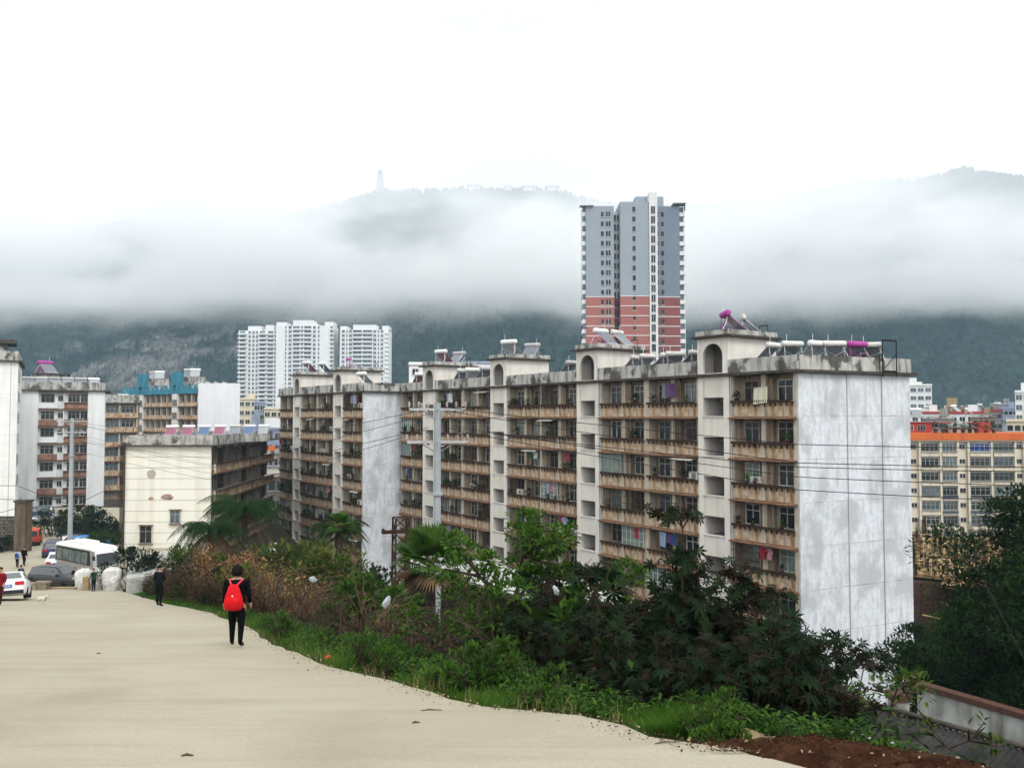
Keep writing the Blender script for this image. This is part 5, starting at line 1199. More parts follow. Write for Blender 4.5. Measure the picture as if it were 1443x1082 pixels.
for i in range(120):
    p = dk(r.uniform(1278, 1400), r.uniform(759, 808)); q = Vector((r.uniform(-2.2, 2.2), r.uniform(-1.5, 3), 0)); p.z += .05+.006*i; m.bar(p, p+q, .12)
m.build('loose_planks', mat('fresh_plank', (.60, .46, .26), (.5, .36, .2), 3), o)
m = MB()
for i in range(150):
    p = dk(r.uniform(1278, 1420), r.uniform(757, 815)); h = r.uniform(.8, 3.2)
    for q in range(3): m.bar((p.x+q*.12, p.y, p.z), (p.x+q*.12, p.y, p.z+h), .045)
m.build('rebar', RUST, o)
m = MB(); fx0, fx1, fy = 36.0, 60, 83.0
for lv in range(3):
    y0_ = fy-lv*2.2
    for i in range(20): x = fx0+i*1.2; m.bar((x, y0_, -24), (x, y0_, -15.9-lv*1.1), .09)
    for j in range(6): z = -16.2-j*1.1-lv*1.1; m.bar((fx0, y0_, z), (fx1, y0_, z), .07)
m.build('scaffold', RUST, o)
m = MB()
for i in range(60): x = fx0+.5+r.uniform(0, 14); z = -16.6-r.uniform(0, 5.5); m.bar((x, fy-5.2, z), (x+r.uniform(1.5, 3.4), fy-5.4, z-r.uniform(-.2, 1.8)), .13)
m.build('props_and_boards', WOOD, o)
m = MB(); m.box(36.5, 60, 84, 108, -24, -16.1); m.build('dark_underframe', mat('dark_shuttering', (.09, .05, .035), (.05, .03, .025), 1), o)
# ---------------------------------------------------------------- vegetation
def leaf(m, b, d, L_, w, mi=0, droop=.15, fold=.25):
    d = d.normalized(); s = d.cross(Vector((0, 0, 1)))
    s = s.normalized() if s.length > .01 else Vector((1, 0, 0)); up = s.cross(d)
    mid = b+d*L_*.5+up*(-fold*w); tip = b+d*L_-Vector((0, 0, droop*L_))
    m.add([b, b+d*L_*.45+s*w*.5, tip, b+d*L_*.45-s*w*.5, mid], [(0, 1, 4), (1, 2, 4), (2, 3, 4), (3, 0, 4)], mi)
def rdir(r, lo=-.3, hi=1.2):
    a = r.uniform(0, 6.283); e = r.uniform(lo, hi); return Vector((math.cos(a)*math.cos(e), math.sin(a)*math.cos(e), math.sin(e)))
def castor_leaf(m, b, d, S, mi):
    """Palmate leaf with seven pointed lobes hanging from a stalk."""
    d = (d+Vector((0, 0, -.35))).normalized(); h_ = math.sin(b.x*91.7+b.y*57.3+b.z*33.1); s = d.cross(Vector((h_, math.cos(b.z*77+b.x*31)-.5, .75))).normalized(); up = s.cross(d)
    for k in range(7):
        q = (k-3)*.72; L_ = S*(1-.09*abs(k-3)); v = d*math.cos(q)+s*math.sin(q); t = v.cross(up).normalized()
        m.add([b, b+v*L_*.5+t*L_*.15-up*.02, b+v*L_-up*L_*.22, b+v*L_*.5-t*L_*.15-up*.02], [(0, 1, 2, 3)], mi)
def castor_plant(seed, H, nst):
    r = random.Random(seed); st = MB(); cr = MB()
    for i in range(nst):
        a = r.uniform(0, 6.28); sp = r.uniform(.15, .5)*(H*.45 if H < 3 else H*.22); pts = [Vector((0, 0, -1.2))]; k = 6 if H < 3 else 11
        h = H*r.uniform(.6, 1)
        for j in range(1, k+1): t = j/k; pts.append(Vector((math.cos(a)*sp*t**1.3+r.uniform(-.06, .06), math.sin(a)*sp*t**1.3+r.uniform(-.06, .06), h*t)))
        st.tube(pts, [.042*(1-.8*j/k) for j in range(k+1)], 5)
        for j in range(1, k):
            for q in range(r.choice([2, 3, 3])):
                b = pts[j].lerp(pts[j+1], r.random()); d = rdir(r, .1, .9); e = b+d*r.uniform(.25, .6)*min(H, 3)*.2; st.tube([b, (b+e)/2+Vector((0, 0, .04)), e], [.014, .011, .007], 4)
                for z in range(r.choice([4, 5, 6])):
                    dd = rdir(r, -.4, .7); l = e+dd*r.uniform(.12, .3); st.tube([e, l], .005, 3, cap=False); castor_leaf(cr, l, Vector((dd.x, dd.y, r.uniform(-.5, .25))), r.uniform(.11, .25), 0 if r.random() < .8 else 1)
        top = pts[-1]
        for z in range(16): dd = rdir(r, -.1, 1.2); l = top+dd*r.uniform(.1, .3); st.tube([top, l], .005, 3, cap=False); castor_leaf(cr, l, Vector((dd.x, dd.y, dd.z*.4)), r.uniform(.08, .19), 1 if r.random() < .4 else 0)
    return st.mesh('stem', TWIG), cr.mesh('crown', [LF_DARK, LF_CAST2])
CAST = [castor_plant(20+i, 2.6, 5+i % 3) for i in range(5)]; CASTT = [castor_plant(30+i, 4.8, 4) for i in range(3)]
def bush(seed, H, W_, n, m1, m2, L_=.16, w=.07):
    r = random.Random(seed); st = MB(); cr = MB(); cl = []
    for i in range(11):
        a = r.uniform(0, 6.28); t = r.random()**.5; e = Vector((math.cos(a)*W_*t*.8, math.sin(a)*W_*t*.8, H*r.uniform(.45, 1)*(1-.35*t))); cl.append((e, r.uniform(.22, .5)*W_*.62))
        st.tube([(0, 0, -1), e*.5+Vector((0, 0, -.05)), e], [.035, .02, .008], 4)
        for q in range(4): f = e+rdir(r)*W_*.35; st.tube([e*.8, f], [.01, .004], 3, cap=False)
    for i in range(n):
        e, rad_ = r.choice(cl); d = rdir(r, -1.2, 1.5); b = e+d*rad_*r.random()**.45; leaf(cr, b, (d+rdir(r)*.8), L_*r.uniform(.6, 1.3), w*r.uniform(.7, 1.2), 0 if r.random() < .75 else 1)
    return st.mesh('stem', TWIG), cr.mesh('crown', [m1, m2])
def tree_mesh(seed, H, CW, n, m1, m2, L_=.22, w=.1, nl=7, c0=.35, gap=1.0):
    r = random.Random(seed); tr = MB(); cr = MB(); tips = []
    pts = [Vector((0, 0, -1.5))]+[Vector((r.uniform(-.12, .12)*j, r.uniform(-.12, .12)*j, H*.88*j/6)) for j in range(1, 7)]
    tr.tube(pts, [H*(.024 if H > 4 else .008)*(1-.13*j) for j in range(7)], 8)
    for i in range(nl):
        t = lerp(c0, .95, i/(nl-1)); b = pts[0].lerp(pts[-1], t) if False else Vector(pts[min(6, int(t*6))]); a = i*2.4+r.uniform(-.4, .4); ext = CW*(1-.55*abs(t-.55)/.5)*r.uniform(.7, 1.1)
        e = b+Vector((math.cos(a)*ext, math.sin(a)*ext, ext*r.uniform(.25, .7))); mid = (b+e)/2+Vector((0, 0, .15*ext)); tr.tube([b, mid, e], [H*(.011 if H > 4 else .004), H*(.007 if H > 4 else .0028), H*(.003 if H > 4 else .0014)], 5); tips += [e, mid+rdir(r)*.2*ext]
        for q in range(4):
            f = mid.lerp(e, r.random())+rdir(r, -.2, 1.1)*ext*.5; tr.tube([mid, f], [H*.005, H*.0016], 4, cap=False); tips.append(f)
    cl = [(t, CW*r.uniform(.15, .34)*gap) for t in tips]
    for i in range(n):
        e, q = r.choice(cl); d = rdir(r, -1.3, 1.5); b = e+Vector((d.x, d.y, d.z*.65))*q*r.random()**.4; leaf(cr, b, d+rdir(r)*.9, L_*r.uniform(.6, 1.3), w*r.uniform(.7, 1.2), 0 if r.random() < .7 else 1)
    return tr.mesh('trunk', BARK), cr.mesh('crown', [m1, m2])
def plant(name, label, cat, pos, ms, rz=0, sc=1.0, group=None, names=('stem', 'crown')):
    o = thing(name, label, cat, pos, rz, group); o.scale = (sc,)*3
    link(names[0], ms[0], o); link(names[1], ms[1], o); return o
def pg(px, Y, dz=0):
    p = at(px, 588, Y); return Vector((p.x, Y, ground(p.x, Y)-.2+dz))
# castor shrubs along the bank: (pixel column, distance, pixel row of the top)
CS = [(700, 18.5, 850), (745, 16.5, 815), (800, 15.5, 775), (845, 14.8, 790), (885, 13.8, 800), (925, 13.2, 790), (957, 12.8, 700), (1000, 12.6, 790), (1048, 12.2, 712), (1090, 11.8, 815), (1130, 11.2, 855), (870, 12.4, 860), (930, 11.4, 880),
      (985, 10.9, 880), (1040, 10.6, 870), (1095, 10.2, 890), (1150, 10.4, 900), (1010, 9.8, 940), (1070, 9.5, 945), (1125, 9.4, 955), (820, 13.6, 850), (775, 14.6, 860)]
DESC = ['tallest reddish', 'broad dark']
for i, (px, Y, yt) in enumerate(CS):
    p = pg(px, Y); zt = at(px, yt, Y).z; s = max(.6, (zt-p.z)/2.75)
    lab = 'tall dark castor shrub rising before the nearest stair tower' if i == 8 else ('tall reddish castor shrub standing out before the middle bays' if i == 6 else 'dark castor shrub with star shaped leaves in the thicket on the bank')
    big = s > 1.3
    plant('castor_shrub', lab, 'shrub', p, CASTT[i % 3] if big else CAST[i % 5], R.uniform(0, 6), max(.6, (zt-p.z)/5.0) if big else s, 'castor shrubs on the bank')
# leafy green bushes and young trees
B1 = bush(1, 1.5, 1.0, 2600, LF_MID, LF_DARK, .12, .055); B2 = bush(2, 1.3, 1.1, 2600, LF_DARK, LF_TREE, .10, .05); B3 = bush(3, 1.4, .9, 2200, LF_BRIGHT, LF_MID, .13, .055); B4 = bush(4, 1.5, 1.0, 2000, LF_YEL, LF_MID, .13, .045)
T1 = tree_mesh(5, 4.5, 1.5, 5200, LF_BRIGHT, LF_MID, .14, .07, 9, .25, .8)
T2 = tree_mesh(6, 11, 3.9, 46000, LF_TREE, LF_DARK, .22, .10, 17, .18, 1.15); T3 = tree_mesh(7, 8, 2.8, 30000, LF_TREE, LF_DARK, .19, .085, 14, .16, 1.2); T4 = tree_mesh(8, 3.2, .42, 380, LF_MID, LF_YEL, .09, .04, 9, .35, .9)
p = pg(735, 17.5); zt = at(735, 690, 17.5).z
plant('young_tree', 'bright green young tree with leaning leafy top before the second stair tower', 'tree', p, T1, 1.2, (zt-p.z)/4.6, None, ('trunk', 'crown'))
p = pg(845, 17); zt = at(845, 765, 17).z
plant('young_tree', 'low spreading green tree before the bays right of the second stair tower', 'tree', p, T1, 2.2, (zt-p.z)/4.4, None, ('trunk', 'crown'))
for lb_, px, Y, yt, ms, rz in (('very large dark leafy tree at the right edge, taller one of two', 1520, 36, 660, T2, .4), ('large dark tree with lower crown before the orange banded building', 1436, 33, 770, T3, 1.0), ('small dark tree below the formwork, behind the compound wall', 1300, 41, 888, T3, 3.1), ('dark tree under the left side of the very large one', 1352, 43, 855, T3, 4.2), ('dark tree cut by the right edge behind the compound wall', 1500, 34, 720, T3, 2.0)):
    p = at(px, 588, Y); zt = at(px, yt, Y).z; H_ = 11 if ms is T2 else 8; z0_ = -15.0 if ms is T2 else (-14.2 if Y < 40 else -20.5)
    plant('tree', lb_, 'tree', (p.x, Y, z0_), ms, rz, (zt-z0_)/H_*.98, None, ('trunk', 'crown'))
for i, (px, Y, yt) in enumerate([(1240, 15.5, 835), (1266, 17, 858), (1212, 15, 872)]):
    p = pg(px, Y); zt = at(px, yt, Y).z
    plant('wispy_shrub', ['tallest wispy thin twigged shrub before the lower end wall', 'thin wispy shrub at the right corner of the end wall', 'small wispy shrub left of the thin ones at the end wall'][i], 'shrub', p, T4, i*2.0, (zt-p.z)/3.3, None)
for i, (px, Y, yt, ms, lb_) in enumerate([(1312, 25.5, 985, B2, 'round leafy bush in front of the compound wall'), (1340, 25, 1002, B2, 'dark bush beside the round one at the compound wall'), (1280, 25, 985, B2, 'dark bush at the concrete post'),
        (785, 15.2, 812, B3, 'bright leafy bush left of the white plastic sheet'), (905, 14.4, 800, B1, 'leafy green bush among the castor shrubs, left of the tall reddish one'), (862, 13.2, 845, B1, 'low leafy green bush in the castor thicket'), (530, 24, 790, B3, 'light green bush beside the lattice post'), (194, 68, 747, B2, 'dark green bush right of the coach front'), (150, 90, 737, B1, 'green bush behind the coach roof'), (212, 74, 768, B2, 'dark bush before the barred window of the yellow building'),
        (430, 33, 738, B4, 'yellowish green bush left of the shaggy palm'), (402, 40, 735, B4, 'yellow green bush near the far brown block corner'), (345, 40, 762, B2, 'dark bush under the drooping palm'), (375, 38, 770, B4, 'pale green bush right of the orange brush'),
        (255, 55, 745, B4, 'yellow green bush at the corner of the yellow building'), 
        (432, 62, 742, B2, 'dark bush on the far bank behind the yellowish bush'), (458, 58, 748, B1, 'green bush on the far bank left of the shaggy palm'), (366, 64, 733, B1, 'green bush on the far bank right of the drooping palms'), (484, 68, 748, B2, 'dark bush on the far bank at the foot of the far brown block'), (408, 70, 750, B2, 'dark bush on the far bank below the thin bare tree'), (342, 45, 745, B2, 'dark leafy bush hiding the foot of the taller drooping palm'), (296, 44, 765, B4, 'pale leafy bush hiding the foot of the lower drooping palm'), (420, 46, 748, B2, 'dark bush left of the shaggy palm foot'), (505, 38, 765, B1, 'green bush right of the shaggy palm foot'), (352, 55, 738, B2, 'dark mass of leaves under the tall drooping palm'), (308, 54, 742, B2, 'dark leafy bush under the lower drooping palm'), (392, 60, 768, B1, 'green bush in the gap beside the white lane car'), (640, 30, 815, B2, 'dark bush right of the fan palm'), (575, 27, 825, B2, 'dark bush left of the fan palm'), (82, 108, 700, B2, 'dark bush above the stone bank wall'), (120, 104, 715, B2, 'tall dark shrub behind the left pole'), (128, 101, 690, B2, 'dark cypress like shrub before the white building'), (150, 103, 728, B2, 'brownish bush over the stone bank wall'), (12, 94, 745, B2, 'dark creeper bush on the rubble stone wall')]):
    p = pg(px, Y); zt = at(px, yt, Y).z; plant('bush', lb_, 'bush', p, ms, i*1.3, max(.5, (zt-p.z)/1.65), None)
# low weeds as single leafy plants along the verge
rw = random.Random(8); WD = [bush(40+i, .55, .38, 520, [LF_MID, LF_BRIGHT, LF_MID][i], [LF_BRIGHT, LF_MID, LF_TREE][i], .10, .028) for i in range(3)]
for i in range(84):
    y = rw.uniform(8.3, 17) if i < 60 else rw.uniform(17, 26); e = rw.uniform(.35, 3.3 if y > 10.5 else 1.5); x = edge(y)+e
    plant('weed', 'knee high leafy green weed in the verge between the road and the castor shrubs', 'weed', (x, y, ground(x, y)-.12), WD[i % 3], rw.uniform(0, 6), rw.uniform(.6, 1.3)*(.7 if y < 10.5 else 1), 'leafy weeds on the verge')

# palms
def frond(m, b, a, L_, rise, nl, mi, lw=.05, ll=.5, droop=1.0):
    h = Vector((math.cos(a), math.sin(a), 0)); pts = []
    for j in range(11): t = j/10; pts.append(b+h*L_*t*.9+Vector((0, 0, L_*(rise*t-droop*t*t))))
    m.tube(pts, [.03*(1-.08*j) for j in range(11)], 4, 2 if mi is None else mi)
    s = Vector((-h.y, h.x, 0))
    for j in range(nl):
        t = .12+.88*j/nl; i = min(9, int(t*10)); p = pts[i].lerp(pts[i+1], t*10-i); tg = (pts[i+1]-pts[i]).normalized(); l = ll*math.sin(math.pi*min(1, .2+t*.78))
        for sd in (-1, 1):
            d = (s*sd+tg*.7+Vector((0, 0, -.35))).normalized(); tip = p+d*l*.75-Vector((0, 0, l*.8)); m.add([p, p+d*l*.4+tg*lw*.5, tip, p+d*l*.4-tg*lw*.5], [(0, 1, 2, 3)], mi)
def feather_palm(seed, n, L_, h, dead=6):
    r = random.Random(seed); t = MB(); c = MB(); t.tube([(0, 0, -1.5), (.05, 0, h*.5), (0, .05, h)], [.2, .17, .15], 9)
    for i in range(n): frond(c, Vector((0, 0, h)), i*2.4+r.uniform(-.3, .3), L_*r.uniform(.8, 1.1), r.uniform(.5, 1.3), int(12*L_), 0, .045, L_*.22, r.uniform(1.0, 1.6))
    for i in range(dead): frond(c, Vector((0, 0, h-.1)), i*1.1, L_*.75, -.1, int(9*L_), 1, .04, L_*.13, 1.0)
    return t.mesh('trunk', BARK), c.mesh('crown', [LF_PALM, STRAW])
def fan_palm(seed, n, h, S):
    r = random.Random(seed); t = MB(); c = MB(); t.tube([(0, 0, -1.5), (0, 0, h)], [.16, .14], 9)
    for i in range(n):
        el = r.uniform(-.5, 1.35); a = i*2.4+r.uniform(-.3, .3); d = Vector((math.cos(a)*math.cos(el), math.sin(a)*math.cos(el), math.sin(el))); b = Vector((0, 0, h))+d*S*.85; dead = el < -.28; c.tube([(0, 0, h-.1), b], .012, 4, 1)
        s = d.cross(Vector((0, 0, 1))).normalized(); up = s.cross(d)
        for k in range(24):
            q = (k-11.5)*.155; v = d*math.cos(q)+s*math.sin(q); w = v.cross(up).normalized()*S*.045; L_ = S*(1-.12*abs(q))*r.uniform(.9, 1.05); dr = Vector((0, 0, -.25*L_ if el < .4 else -.1*L_))
            c.add([b, b+v*L_*.55+w+up*.02, b+v*L_+dr, b+v*L_*.55-w+up*.02], [(0, 1, 2, 3)], 1 if dead else 0)
    return t.mesh('trunk', BARK), c.mesh('crown', [LF_MID, STRAW])
for lb_, px, Y, yc, ms, rz in (('drooping feathery palm before the side balconies of the yellow building', 346, 50, 722, feather_palm(1, 34, 2.7, 4.6, 10), .3), ('second drooping palm, lower and brownish, left of the tall drooping one', 300, 48, 748, feather_palm(2, 26, 2.6, 3.4, 30), 1.1),
                               ('shaggy palm with brown dead fronds left of the narrow grey end wall', 478, 36, 752, feather_palm(4, 15, 1.7, 3.2, 14), .2)):
    p = at(px, 588, Y); zc = at(px, yc, Y).z; h = {15: 4.6}.get(0, 4.6 if Y == 50 else 3.4 if Y == 48 else 3.2); plant('palm_tree', lb_, 'palm tree', (p.x, Y, zc-h), ms, rz, 1, None, ('trunk', 'crown'))
p = at(480, 588, 35.5); zc = at(480, 742, 35.5).z; plant('fan_palm', 'small green fan palm crown poking up beside the narrow grey end wall', 'palm tree', (p.x, 35.5, zc-3), fan_palm(5, 30, 3, .42), 0, 1, None, ('trunk', 'crown'))
p = at(608, 588, 26); zc = at(608, 796, 26).z; plant('fan_palm', 'dark green fan palm below the foot of the tall utility pole', 'palm tree', (p.x, 26, zc-3), fan_palm(6, 40, 3, .80), 0, 1, None, ('trunk', 'crown'))
# bare branches
def bare(seed, H):
    r = random.Random(seed); m = MB()
    def go(p, d, L_, w, k):
        pts = [p]
        for j in range(4): d = (d+rdir(r, -1.4, 1.5)*.22).normalized(); pts.append(pts[-1]+d*L_/4)
        m.tube(pts, [w, w*.9, w*.8, w*.7, w*.6], 4, cap=False)
        if k > 0:
            for q in range(3): go(pts[r.choice([2, 3, 4])], (d+rdir(r, -.6, 1.3)*.9).normalized(), L_*.66, w*.6, k-1)
    for i in range(3): go(Vector((0, 0, -.5)), (Vector((0, 0, 1))+rdir(r)*.6).normalized(), H*.5, .035, 4)
    return m.mesh('branches', TWIG)
BR = [bare(i, 2.6) for i in range(3)]
for i, (px, Y, yt, lb_) in enumerate([(680, 22, 762, 'bare branched dead tree before the lower bays right of the tall pole'), (540, 19, 815, 'pale bare twiggy bush behind the white plastic bag'), (330, 46, 745, 'bare tangled dead branches under the drooping palm'), (408, 44, 690, 'thin bare tree in the gap left of the far brown block'), (805, 16, 745, 'bare twigs sticking out of the castor shrubs'), (640, 17, 835, 'low dead bush leaning over the dark hollow'), (470, 20, 800, 'brown dead bush tangle above the grey plank'), (590, 17, 850, 'dead tangle right of the white plastic bag'), (715, 15, 880, 'dark dead twigs at the foot of the bright young tree'), (420, 23, 790, 'dead brown tangle left of the pale rag')]):
    p = pg(px, Y); zt = at(px, yt, Y).z; o = link('dead_tree', BR[i % 3], None, p, (0, 0, i*1.9), ((zt-p.z)/2.7,)*3); tag(o, lb_, 'dead tree')

# ---- uncountable cover: grass, dry brush, leaf litter ------------------------
def blades(name, N_, fn, m, hrange, w, seed, lean=.5):
    r = random.Random(seed); mb_ = MB(); V = mb_.v; Fc = mb_.f
    for i in range(N_):
        q = fn(r)
        if q is None: continue
        x, y, z, sc = q; h = r.uniform(*hrange)*sc; a = r.uniform(0, 6.283); lx, ly = math.cos(a)*lean*h*r.random(), math.sin(a)*lean*h*r.random(); b = r.uniform(0, 6.283); wx, wy = math.cos(b)*w*sc, math.sin(b)*w*sc; k = len(V)
        V += [(x-wx, y-wy, z), (x+wx, y+wy, z), (x-wx*.8+lx*.35, y-wy*.8+ly*.35, z+h*.55), (x+wx*.8+lx*.35, y+wy*.8+ly*.35, z+h*.55), (x+lx, y+ly, z+h*(1-.25*lean))]
        Fc += [(k, k+1, k+3, k+2), (k+2, k+3, k+4)]
    mb_.m = [0]*len(Fc); mb_.sm = [False]*len(Fc); o = mb_.build(name, m); return o
def verge(r):
    y = 8.6+50*r.random()**1.9; e = r.uniform(.05, 3.6 if y < 26 else 2.2)*(.4 if y < 9.6 else 1); x = edge(y)+e; n = noise.noise(Vector((x*.9, y*.9, 2)))
    if r.random() > .5+n*1.5: return None
    return x, y, ground(x, y)-.1, (.55+.45*min(1, e/.9))*(1+.5*n)
tag(blades('grass', 170000, verge, GRASSM, (.10, .34), .006, 1), 'tall green grass along the road edge', 'grass', kind='stuff')
def verge2(r):
    y = 7.6+30*r.random()**2.4; e = r.uniform(.0, 2.5)*(.5 if y < 9 else 1); x = edge(y)+e
    if y < 9.2 and r.random() > .25: return None
    if noise.noise(Vector((x*1.3, y*1.3, 9))) < .05: return None
    return x, y, ground(x, y)-.1, 1
tag(blades('dry_grass', 9000, verge2, mat('straw_grass', (.28, .23, .10), (.16, .15, .06), 3), (.12, .36), .004, 2), 'straw coloured dry grass among the green verge', 'grass', kind='stuff')
def litter(name, N_, fn, ms, L_, w, seed, lo=-.6, hi=.9):
    r = random.Random(seed); m = MB()
    for i in range(N_):
        q = fn(r)
        if q: leaf(m, Vector(q[:3]), rdir(r, lo, hi), L_*r.uniform(.6, 1.4)*q[3], w*r.uniform(.7, 1.3)*q[3], r.randrange(len(ms)), .2)
    return m.build(name, ms)
def cover(r):
    y = 7.8+34*r.random()**1.8; e = r.uniform(.3, 3.4); x = edge(y)+e
    if noise.noise(Vector((x*.8, y*.8, 5))) < -.22: return None
    return x, y, ground(x, y)-.1+.42*r.random()**1.5*min(1, e), 1.0
tag(litter('ground_cover', 60000, cover, [LF_MID, LF_BRIGHT, LF_TREE], .09, .035, 3), 'low leafy green ground cover on the verge', 'ground cover', kind='stuff')
def under(r):
    y = 9+22*r.random()**1.3; e = r.uniform(2.2, 9); x = edge(y)+e
    return x, y, ground(x, y)-.05+r.random()**2*1.0, 1.0
tag(litter('undergrowth', 30000, under, [LF_DARK, LF_DARK, LF_CAST2, LF_TREE], .17, .075, 4), 'dark leafy undergrowth below the castor shrubs', 'undergrowth', kind='stuff')
def brown(r):
    y = 13+20*r.random(); e = r.uniform(1.2, 5.5); x = edge(y)+e
    return x, y, ground(x, y)-.08+.25*r.random()**2, 1.0
LITR = mat('fallen_leaf', (.11, .055, .03), (.06, .035, .022), 6, rnd=.1)
tag(litter('leaf_litter', 26000, brown, [LITR, STRAW, mat('reddish_fallen_leaf', (.20, .06, .035), (.12, .045, .03), 5)], .10, .05, 5), 'brown fallen leaves and rubbish on the bank', 'leaf litter', kind='stuff')
# dry brush hedge: arching dead stalks in clumps
HEDGE = [(11, 1.5, .7), (14, 2, 1.0), (17, 2, 1.7), (20, 2, 2.1), (24, 2.6, 1.9), (32, 3.0, 2.6), (38, 3.0, 3.0), (45, 3.2, 2.8), (55, 3.2, 2.5), (64, 2.6, 2.2)]
def hh(y): return table([(a, c) for a, b, c in HEDGE], y)
def hn(x, y): return max(.25, .82+1.0*noise.noise(Vector((x*.55, y*.42, 1)))+.4*noise.noise(Vector((x*1.6, y*1.4, 4))))
r = random.Random(12); m = MB()
for i in range(36000):
    y = 11.5+52*r.random()**1.45; e = table([(12, 2.6), (24, 2.1), (30, 1.2), (64, .9)], y)+r.random()**.8*3.8; x = edge(y)+e; z = ground(x, y)-.1; H_ = hh(y)*r.uniform(.3, 1)*hn(x, y)
    if y < 17 and noise.noise(Vector((x*.6, y*.6, 7))) < -.05: continue
    a = r.uniform(0, 6.28); l = r.uniform(.15, .95)*H_; c, s = math.cos(a), math.sin(a); w = r.uniform(.004, .011)*(1+y/45); k = len(m.v); wx, wy = -s*w, c*w
    for t, q in ((0, 1), (.4, .9), (.75, .7), (1, .25)):
        px_, py_, pz_ = x+c*l*t*t, y+s*l*t*t, z+H_*(t-.36*t*t*t); m.v += [(px_-wx*q, py_-wy*q, pz_), (px_+wx*q, py_+wy*q, pz_+w*.5)]
    for t in range(3): m.f.append((k+2*t, k+2*t+1, k+2*t+3, k+2*t+2)); m.m.append(0 if r.random() < .5 else 1); m.sm.append(False)
tag(m.build('dry_brush', [STRAW, TWIG]), 'tangled dead brown brush along the road verge', 'brush', kind='stuff')
def hed(lo, hi, e0, e1, z0_, z1_, thr, sd):
    def f(r):
        y = lo+(hi-lo)*r.random(); e = r.uniform(e0, e1)+table([(12, 1.5), (24, 1.1), (30, .2), (64, 0)], y); x = edge(y)+e
        if noise.noise(Vector((x*.45, y*.35, sd))) < thr: return None
        return x, y, ground(x, y)+hh(y)*hn(x, y)*(z0_+(z1_-z0_)*r.random()), (1+y/60)
    return f
tag(litter('dry_orange_leaves', 22000, hed(27, 44, 1.4, 4.4, .25, .95, -.02, 3), [LF_DRY, LF_DRY, mat('pale_dry_leaf', (.36, .23, .12), (.26, .15, .07), 5)], .10, .034, 6, -.5, 1.2), 'withered orange leaves of the tall dry brush', 'brush', kind='stuff')
tag(litter('brown_withered_leaves', 34000, hed(14, 64, 1.0, 4.6, .0, .8, -.22, 4), [STRAW, LITR, TWIG, mat('purplish_dry_leaf', (.09, .06, .065), (.06, .04, .045), 5)], .09, .03, 7, -.8, 1.0), 'brown withered leaves hanging in the dead brush', 'brush', kind='stuff')
tag(litter('hedge_greenery', 6000, hed(20, 60, 1.4, 5, .0, .9, .12, 6), [LF_YEL, LF_MID, LF_TREE], .13, .045, 8, -.5, 1.2), 'green and yellowish leaves growing through the dead brush', 'brush', kind='stuff')

# ---- dirt pile at the lower right -------------------------------------------
DIRT = mat('red_brown_soil', (.045, .018, .009), (.022, .009, .005), 4, blotch=(.075, .038, .02), bamt=.6, bsc=5, bump=1.0, bscale=18, rough=1.0, spec=.05)
m = MB(); nu, nv = 190, 70; vs = []; Y0, Y1, E0, E1 = 4.6, 8.5, -.22, 2.6
def heap(y, e):
    x = edge(y)+e; z = zr(y)-max(0, e-1.1)*.42-.05
    k_ = sstep(E0, .3, e+.1*noise.noise(Vector((y*2.2, 1, 5))))*sstep(2.3, 1.0, e) if e > .3 else sstep(E0, .3, e+.12*noise.noise(Vector((y*2.2, 1, 5))))
    k_ *= sstep(8.5, 7.7, y) if y > 7.7 else 1
    h_ = .12+.09*noise.noise(Vector((x*1.3, y*1.3, 3)))+.05*abs(noise.noise(Vector((x*5, y*5, 1))))+.03*noise.noise(Vector((x*15, y*15, 8)))+.02*noise.noise(Vector((x*36, y*36, 2)))
    return Vector((x, y, z+max(0, h_)*k_*1.0-.03*(1-k_)))
for j in range(nv+1):
    for i in range(nu+1): vs.append(tuple(heap(lerp(Y0, Y1, i/nu), lerp(E0, E1, j/nv))))
W_ = nu+1; m.add(vs, [(j*W_+i, j*W_+i+1, (j+1)*W_+i+1, (j+1)*W_+i) for j in range(nv) for i in range(nu)], 0, False)
o = m.build('dirt_heap', DIRT); tag(o, 'long heap of dark red brown soil at the lower right beside the road', 'dirt heap')
r = random.Random(4); m = MB()
for i in range(2600):
    q = heap(r.uniform(5, 8.4), r.uniform(-.15, 1.9)); s = .005+.024*r.random()**3
    m.add([q+Vector((r.uniform(-1, 1), r.uniform(-1, 1), r.uniform(-.3, 1)))*s for _ in range(5)], [(0, 1, 2), (0, 2, 3), (0, 3, 4), (1, 2, 4), (2, 3, 4)], 0 if r.random() < .92 else 1)
tag(m.build('soil_crumbs', [DIRT, mat('pale_pebble', (.3, .22, .14))]), 'crumbs of soil and pebbles on the dirt heap', 'soil crumbs', kind='stuff')
# pale broken concrete slab end
p = gz(1015, 1040); m = MB(); m.prism([(-.38, -.1), (-.1, -.24), (.35, -.16), (.55, .02), (.2, .16), (-.3, .12)], -.08, .05); o = m.build('slab_fragment', mat('sandy_concrete', (.45, .36, .2), (.36, .28, .16), 5, bump=.5)); o.location = (p.x, p.y+.1, p.z); o.rotation_euler = (.1, .05, -.35); tag(o, 'pale sandy broken slab piece at the road edge by the dirt heap', 'rubble')
for i, (px, py) in enumerate([(1200, 1028), (1215, 1032), (1228, 1036), (1258, 1042)]):
    p = at(px, py+4, 8.6); m = MB(); m.lathe([(.01, -.03), (.05, -.02), (.06, .01), (.03, .04)], 7); o = m.build('white_rag', PB); o.location = p; o.scale = (.6, .5, .3); tag(o, 'small white scrap lying at the back edge of the dirt heap', 'litter', 'white scraps behind the dirt heap')

